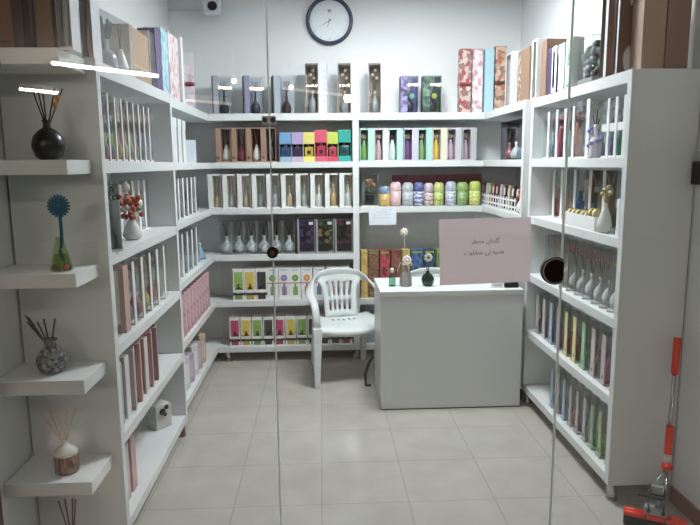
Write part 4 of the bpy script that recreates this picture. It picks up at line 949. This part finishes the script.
# the A4 sign taped inside the glass door
S0, S1 = on(1, YG+.0065, 439, 219.5), on(1, YG+.0065, 531, 217); S2 = on(1, YG+.0065, 530, 281.5); S3 = on(1, YG+.0065, 440, 285.5)
sc_ = (S0+S1+S2+S3)/4
t = thing('paper_sign', 'pale pink paper sign with two handwritten lines taped to the glass door', 'sign', (sc_.x, YG+.0075, sc_.z))
SGN = mat((232, 224, 225), .7)
nt = SGN.node_tree; tl = nt.nodes.new('ShaderNodeBsdfTranslucent'); tl.inputs[0].default_value = (*lin((244, 234, 236)), 1)
mx = nt.nodes.new('ShaderNodeMixShader'); mx.inputs[0].default_value = .62
nt.links.new(nt.nodes['Principled BSDF'].outputs[0], mx.inputs[1]); nt.links.new(tl.outputs[0], mx.inputs[2]); nt.links.new(mx.outputs[0], nt.nodes['Material Output'].inputs[0])
MB().hexa([tuple(q) for q in [(S3.x-sc_.x, -.0006, S3.z-sc_.z), (S2.x-sc_.x, -.0006, S2.z-sc_.z), (S2.x-sc_.x, .0006, S2.z-sc_.z), (S3.x-sc_.x, .0006, S3.z-sc_.z), (S0.x-sc_.x, -.0006, S0.z-sc_.z), (S1.x-sc_.x, -.0006, S1.z-sc_.z), (S1.x-sc_.x, .0006, S1.z-sc_.z), (S0.x-sc_.x, .0006, S0.z-sc_.z)]], SGN).build('paper', t)
INK = mat((58, 46, 50), .6)
def persian(codes, name, cx, cz, width, rot):
    cu = bpy.data.curves.new(name, 'FONT'); cu.body = ''.join(chr(c) for c in codes[::-1]); cu.size = .03; cu.extrude = .0002
    o = bpy.data.objects.new('text_temp', cu); COL.objects.link(o)
    dg = bpy.context.evaluated_depsgraph_get(); dg.update()
    me = bpy.data.meshes.new_from_object(o.evaluated_get(dg)); bpy.data.objects.remove(o)
    xs = [v.co.x for v in me.vertices]; ys = [v.co.y for v in me.vertices]
    s = width/(max(xs)-min(xs)); mx, my = (max(xs)+min(xs))/2, (max(ys)+min(ys))/2
    for v in me.vertices:
        x, y, z = (v.co.x-mx)*s, (v.co.y-my)*s*1.0, v.co.z
        c, sn = math.cos(rot), math.sin(rot)
        v.co = (cx+x*c-y*sn, -.0011-z*.5, cz+x*sn+y*c)
    me.materials.clear(); me.materials.append(INK)
    ob = bpy.data.objects.new(name, me); COL.objects.link(ob); ob.parent = t
L1_ = [0xFB94, 0xFEE0, 0xFEAA, 0xFE8D, 0xFEE5, 0x20, 0xFEE3, 0xFECC, 0xFEC4, 0xFEAE]
L2_ = [0xFEEB, 0xFEAA, 0xFBFE, 0xFEEA, 0x20, 0xFE8D, 0xFBFD, 0x20, 0xFEE3, 0xFE98, 0xFED4, 0xFE8E, 0xFEED, 0xFE95]
q1, q2 = on(1, YG, 486, 241.5), on(1, YG, 484.5, 253)
persian(L1_, 'handwriting', q1.x-sc_.x, q1.z-sc_.z, .092, .035)
persian(L2_, 'handwriting', q2.x-sc_.x, q2.z-sc_.z, .128, .025)

# ------------------------------------------------------------------ plastic chairs
CHM = mat((218, 223, 222), .32)
def grid_panel(us, vs, hole, fn):
    mb = MB(); ids = {}
    for i, u in enumerate(us):
        for j, v in enumerate(vs):
            ids[i, j] = len(mb.v); mb.v.append(fn(u, v))
    for i in range(len(us)-1):
        for j in range(len(vs)-1):
            if not hole((us[i]+us[i+1])/2, (vs[j]+vs[j+1])/2):
                mb.face([ids[i, j], ids[i+1, j], ids[i+1, j+1], ids[i, j+1]], CHM, True)
    return mb
def chair(loc, rz, label):
    t = thing('plastic_chair', label, 'chair', loc, rz, 'white plastic garden chairs')
    cs = [-.076, -.038, 0, .038, .076]; hw_ = .0095
    us = sorted([-.125, -.1] + [q for c in cs for q in (c-hw_, c+hw_)] + [.1, .125])
    vs = [.40, .43, .455, .49, .53, .56, .60, .635, .67, .695, .72, .745]
    def back(u, v):
        k = (v-.4)/.345
        q = min(1, max(0, (v-.65)/.045)); q = q*q*(3-2*q)
        return (u*(1+.22*k*k+.32*q), .165+.085*k+.012*math.cos(u*9)-.03*(u/.125)**2, v-(.02*(abs(u)/.125)**2 if v > .69 else 0))
    grid_panel(us, vs, lambda u, v: any(abs(u-c) < hw_ for c in cs) and (.455 < v < .53 or .56 < v < .67), back).build('backrest', t, solid=.007)
    us2 = sorted([-.25, -.21, -.12] + [q for c in (-.09, -.045, 0, .045, .09) for q in (c-.008, c+.008)] + [.12, .21, .25])
    vs2 = [-.243, -.24, -.23, -.19, -.14, -.08, -.03, .03, .1, .15, .2]
    def seat(u, v):
        drop = 0 if v > -.225 else (.01 if v > -.235 else (.02 if v > -.242 else .05))
        wd = .86+.14*min(1, (.2-v)/.25)
        return (u*wd, v, (.415 if v < .1 else .41)-drop+.012*abs(u/.235)**3-.012*(1-abs(u)/.235)-(.02*max(0, v-.05)))
    grid_panel(us2, vs2, lambda u, v: any(abs(u-c) < .008 for c in (-.09, -.045, 0, .045, .09)) and .03 < v < .1, seat).build('seat', t, solid=.007)
    half = [((.258, -.23, .4), (1, 0, 0)), ((.262, -.23, .48), (1, .1, 0)), ((.268, -.215, .56), (1, 0, .2)), ((.27, -.17, .603), (1, 0, .1)), ((.27, -.06, .618), (1, 0, -.05)), ((.262, .05, .638), (1, 0, -.3)),
            ((.245, .13, .660), (.9, 0, -.7)), ((.212, .195, .690), (.6, .1, -.9)), ((.15, .238, .718), (.25, .2, -1)), ((.075, .255, .733), (.05, .2, -1)), ((0, .26, .738), (0, .2, -1))]
    path = half + [((-p[0], p[1], p[2]), (-w[0], w[1], w[2])) for p, w in half[-2::-1]]
    mb = MB(); N = len(path)
    for k, (p, w) in enumerate(path):
        p = Vector(p); tg = (Vector(path[min(k+1, N-1)][0])-Vector(path[max(k-1, 0)][0])).normalized()
        w = Vector(w); w = (w-tg*w.dot(tg)).normalized(); n_ = tg.cross(w)
        for i in range(10):
            a = 2*PI*i/10
            mb.v.append(tuple(p+w*(.027+.013*min(1, max(0, (p.z-.6)/.1)))*math.cos(a)+n_*.009*math.sin(a)))
    for k in range(N-1):
        for i in range(10):
            j = (i+1) % 10; mb.face([k*10+i, k*10+j, (k+1)*10+j, (k+1)*10+i], CHM, True)
    mb.face(list(range(10))[::-1], CHM); mb.face([(N-1)*10+i for i in range(10)], CHM)
    mb.build('arm_frame', t)
    for s in (-1, 1):
        for (tx, ty, bx_, by_, wt, wb, tz) in ((.259, -.222, .272, -.262, .034, .018, .43), (.19, .18, .205, .27, .03, .018, .41)):
            a = lambda x, y, z, w: [(s*x-w, y-w*.9, z), (s*x+w, y-w*.9, z), (s*x+w, y+w*.9, z), (s*x-w, y+w*.9, z)]
            mb = MB(); lv = []
            for q in range(5):
                k = q/4; lv.append(a(bx_+(tx-bx_)*k, by_+(ty-by_)*k, tz*k, wb+(wt-wb)*k))
            for q in range(4): mb.hexa(lv[q]+lv[q+1], CHM)
            mb.build('leg', t, bevel=.006)
    return t
chair((.165, 4.565, FZ), math.radians(11), 'white plastic armchair in front of the back shelves, left of desk')
chair((.835, 4.5, FZ), 0, 'white plastic armchair half hidden behind the desk')

# ------------------------------------------------------------------ wall clock and security camera
cx, cz = on(1, 5.15, 329.5, 20.5).x, on(1, 5.15, 329.5, 20.5).z
t = thing('wall_clock', 'round white wall clock with navy rim above the back shelves', 'clock', (cx, YB, cz))
mb = MB(); n = 56; R = .186
prof = [(.155, -.012), (.158, -.034), (.168, -.042), (.18, -.036), (.186, -.02), (.186, -.001)]
for r, y in prof:
    for i in range(n): a = 2*PI*i/n; mb.v.append((r*math.cos(a), y, r*math.sin(a)))
RIM = mat((46, 54, 84), .25)
for k in range(len(prof)-1):
    for i in range(n): j = (i+1) % n; mb.face([k*n+i, k*n+j, (k+1)*n+j, (k+1)*n+i], RIM, True)
mb.build('rim', t)
MB().tube([(0, -.014, 0), (0, -.002, 0)], .16, mat((232, 238, 242), .5), n).build('dial', t)
mb = MB()
for i in range(60):
    a = 2*PI*i/60; big = i % 5 == 0; L = .012 if big else .005; w = .0022 if big else .001
    ca, sa = math.cos(a), math.sin(a); r1 = .146; r0 = r1-L
    q = [(ca*r-sa*s*w, sa*r+ca*s*w) for r, s in ((r0, -1), (r1, -1), (r1, 1), (r0, 1))]
    mb.flat(q, -.0152, .001, mat((120, 128, 140)))
mb.build('hour_marks', t)
mb = MB()
def hand(ang, L, w, y):
    a = math.radians(90-ang); ca, sa = math.cos(a), math.sin(a)
    q = [(ca*r-sa*s*w, sa*r+ca*s*w) for r, s in ((-.015, -1), (L, -.4), (L, .4), (-.015, 1))]
    mb.flat(q, y, .001, mat((96, 104, 116)))
hand(200, .045, .004, -.0175); hand(240, .072, .003, -.0195); mb.tube([(0, -.021, 0), (0, -.015, 0)], .006, mat((96, 104, 116)), 12)
mb.build('hands', t)
mb = MB(); mb.flat([(-.017, .083), (.017, .083), (.01, .068), (-.01, .068)], -.0155, .001, mat((120, 124, 128))); mb.flat([(-.008, .064), (.008, .064), (.008, .059), (-.008, .059)], -.0155, .001, mat((150, 154, 158))); mb.build('dial_emblem', t)
cx, cz = on(1, 5.06, 214, 7).x, on(1, 5.06, 214, 7).z
t = thing('security_camera', 'small white security camera high on the back wall, upper left', 'camera', (cx, YB, cz))
WC = mat((216, 222, 226), .35)
MB().box(-.045, .045, -.012, -.0005, -.0, .075, WC).build('mount_plate', t, bevel=.004)
MB().tube([(0, -.01, .04), (-.01, -.05, .02)], .014, WC, 12).build('bracket', t)
h = MB().hexa([(-.05, -.14, -.048), (.04, -.15, -.044), (.03, -.04, -.035), (-.055, -.04, -.035), (-.055, -.14, .045), (.045, -.15, .045), (.035, -.04, .04), (-.06, -.04, .04)], WC).build('camera_body', t, bevel=.012)
h.scale = (1.5, 1.1, 1.4)
MB().tube([(-.003, -.152, -.003), (-.003, -.12, -.002)], .024, mat((18, 20, 24), .1), 20).build('lens', h)
MB().tube([(-.05, -.012, .0), (-.12, -.006, -.004), (-.25, -.006, -.004), (XL-cx+.005, -.006, .0)], .005, WC, 8).build('cable', t)
P = on(0, XR, 696, 172)
t = thing('wall_box', 'black wall box with pale top on the right wall edge', 'intercom', (XR, 2.6, 1.455))
MB().box(-.03, -.0005, -.06, .045, 0, .098, mat((16, 16, 18), .4)).build('body', t, bevel=.004)
MB().box(-.022, -.0005, -.055, .04, .098, .14, mat((196, 200, 202), .4)).build('cover', t, bevel=.003)

# ------------------------------------------------------------------ mop leaning in the corner by the right unit
RED = mat((226, 60, 40), .4)
base = Vector((1.458, 2.44, .125)); topp = Vector((1.566, 2.612, .782))
t = thing('sponge_mop', 'red and chrome sponge mop leaning in the right corner', 'mop', (1.46, 2.47, FZ))
O = Vector((1.46, 2.47, FZ))
def along(k): return tuple(base+(topp-base)*k-O)
MB().tube([along(.0), along(.97)], .0095, CHROME, 12).build('pole', t)
MB().tube([along(.765), along(.79), along(.985), along(1)], .0155, RED, 14).build('grip', t)['label'] = 'red top grip'
MB().tube([along(.26), along(.28), along(.42), along(.44)], .0165, RED, 14).build('grip', t)['label'] = 'red lower grip'
MB().tube([along(.19), along(.262)], .014, mat((206, 190, 190), .3), 12).build('collar', t)
mb = MB(); c = Vector(along(.185)); ax = (topp-base).normalized(); e1 = ax.cross(Vector((0, 1, 0))).normalized(); e2 = ax.cross(e1)
mb.tube([c-ax*.015, c+ax*.015], .019, RED, 14)
for i in range(6):
    a = 2*PI*i/6; q = c+(e1*math.cos(a)+e2*math.sin(a))*.021; mb.ball(tuple(q), .009, RED, 8, 5)
mb.build('star_knob', t)
SIL = mat((170, 172, 172), .25, 1)
hA, hB = on(2, .045, 624, 508), on(2, .045, 672, 518.5)
dirv = (hB-hA).normalized(); dirv.z = 0; dirv.normalize(); nrm = Vector((-dirv.y, dirv.x, 0))
hc_ = Vector((hA.x, hA.y, FZ))+dirv*.125-O
def hp(a, b, z): return tuple(hc_+dirv*a+nrm*b+Vector((0, 0, z)))
def hbox(a0, a1, b0, b1, z0, z1, m):
    return [hp(a0, b0, z0), hp(a1, b0, z0), hp(a1, b1, z0), hp(a0, b1, z0), hp(a0, b0, z1), hp(a1, b0, z1), hp(a1, b1, z1), hp(a0, b1, z1)]
mb = MB(); b0 = base-O
for s in (-1, 1): mb.tube([c, tuple(Vector(hp(s*.032, .0, .165))), tuple(Vector(hp(s*.03, .0, .1)))], .0038, SIL, 8)
mb.build('lever_wire', t)
MB().hexa(hbox(-.075, .03, -.03, .0, .148, .166, 0), BLACK).build('squeeze_lever', t, bevel=.004)
mb = MB().tube([along(0), hp(0, 0, .085)], .012, SIL, 10)
mb.hexa([tuple(Vector(q)) for q in hbox(-.022, .022, -.012, .012, .16, .2, 0)], mat((140, 142, 140), .35)); mb.build('pole_foot', t)
mb = MB().hexa(hbox(-.045, .045, -.026, .026, .072, .098, 0), mat((150, 154, 156), .35))
for s in (-1, 1): mb.tube([hp(s*.028, -.028, .09), hp(s*.028, .028, .09)], .009, BLACK, 10)
mb.build('head_bracket', t, bevel=.002)
for a0, a1 in ((-.125, -.04), (-.036, .036), (.04, .12)):
    mb = MB()
    for b in (-.022, .004): mb.tube([hp(a0, b-.004, .062), hp(a1, b-.004, .062)], .0125, RED, 12)
    mb.build('roller', t)
MB().hexa(hbox(-.125, .12, -.03, .022, 0.0, .05, 0), mat((46, 44, 46), .9)).build('sponge', t, bevel=.008)

# ------------------------------------------------------------------ world and view
w = bpy.data.worlds.new('world'); SC.world = w; w.use_nodes = True
w.node_tree.nodes['Background'].inputs[0].default_value = (.5, .5, .5, 1)
w.node_tree.nodes['Background'].inputs[1].default_value = .2
SC.view_settings.view_transform = 'Standard'; SC.view_settings.look = 'None'
SC.view_settings.gamma = 1; SC.view_settings.use_curve_mapping = False
SC.view_settings.exposure = -0.2
SC.cycles.transparent_max_bounces = 32; SC.cycles.max_bounces = 10
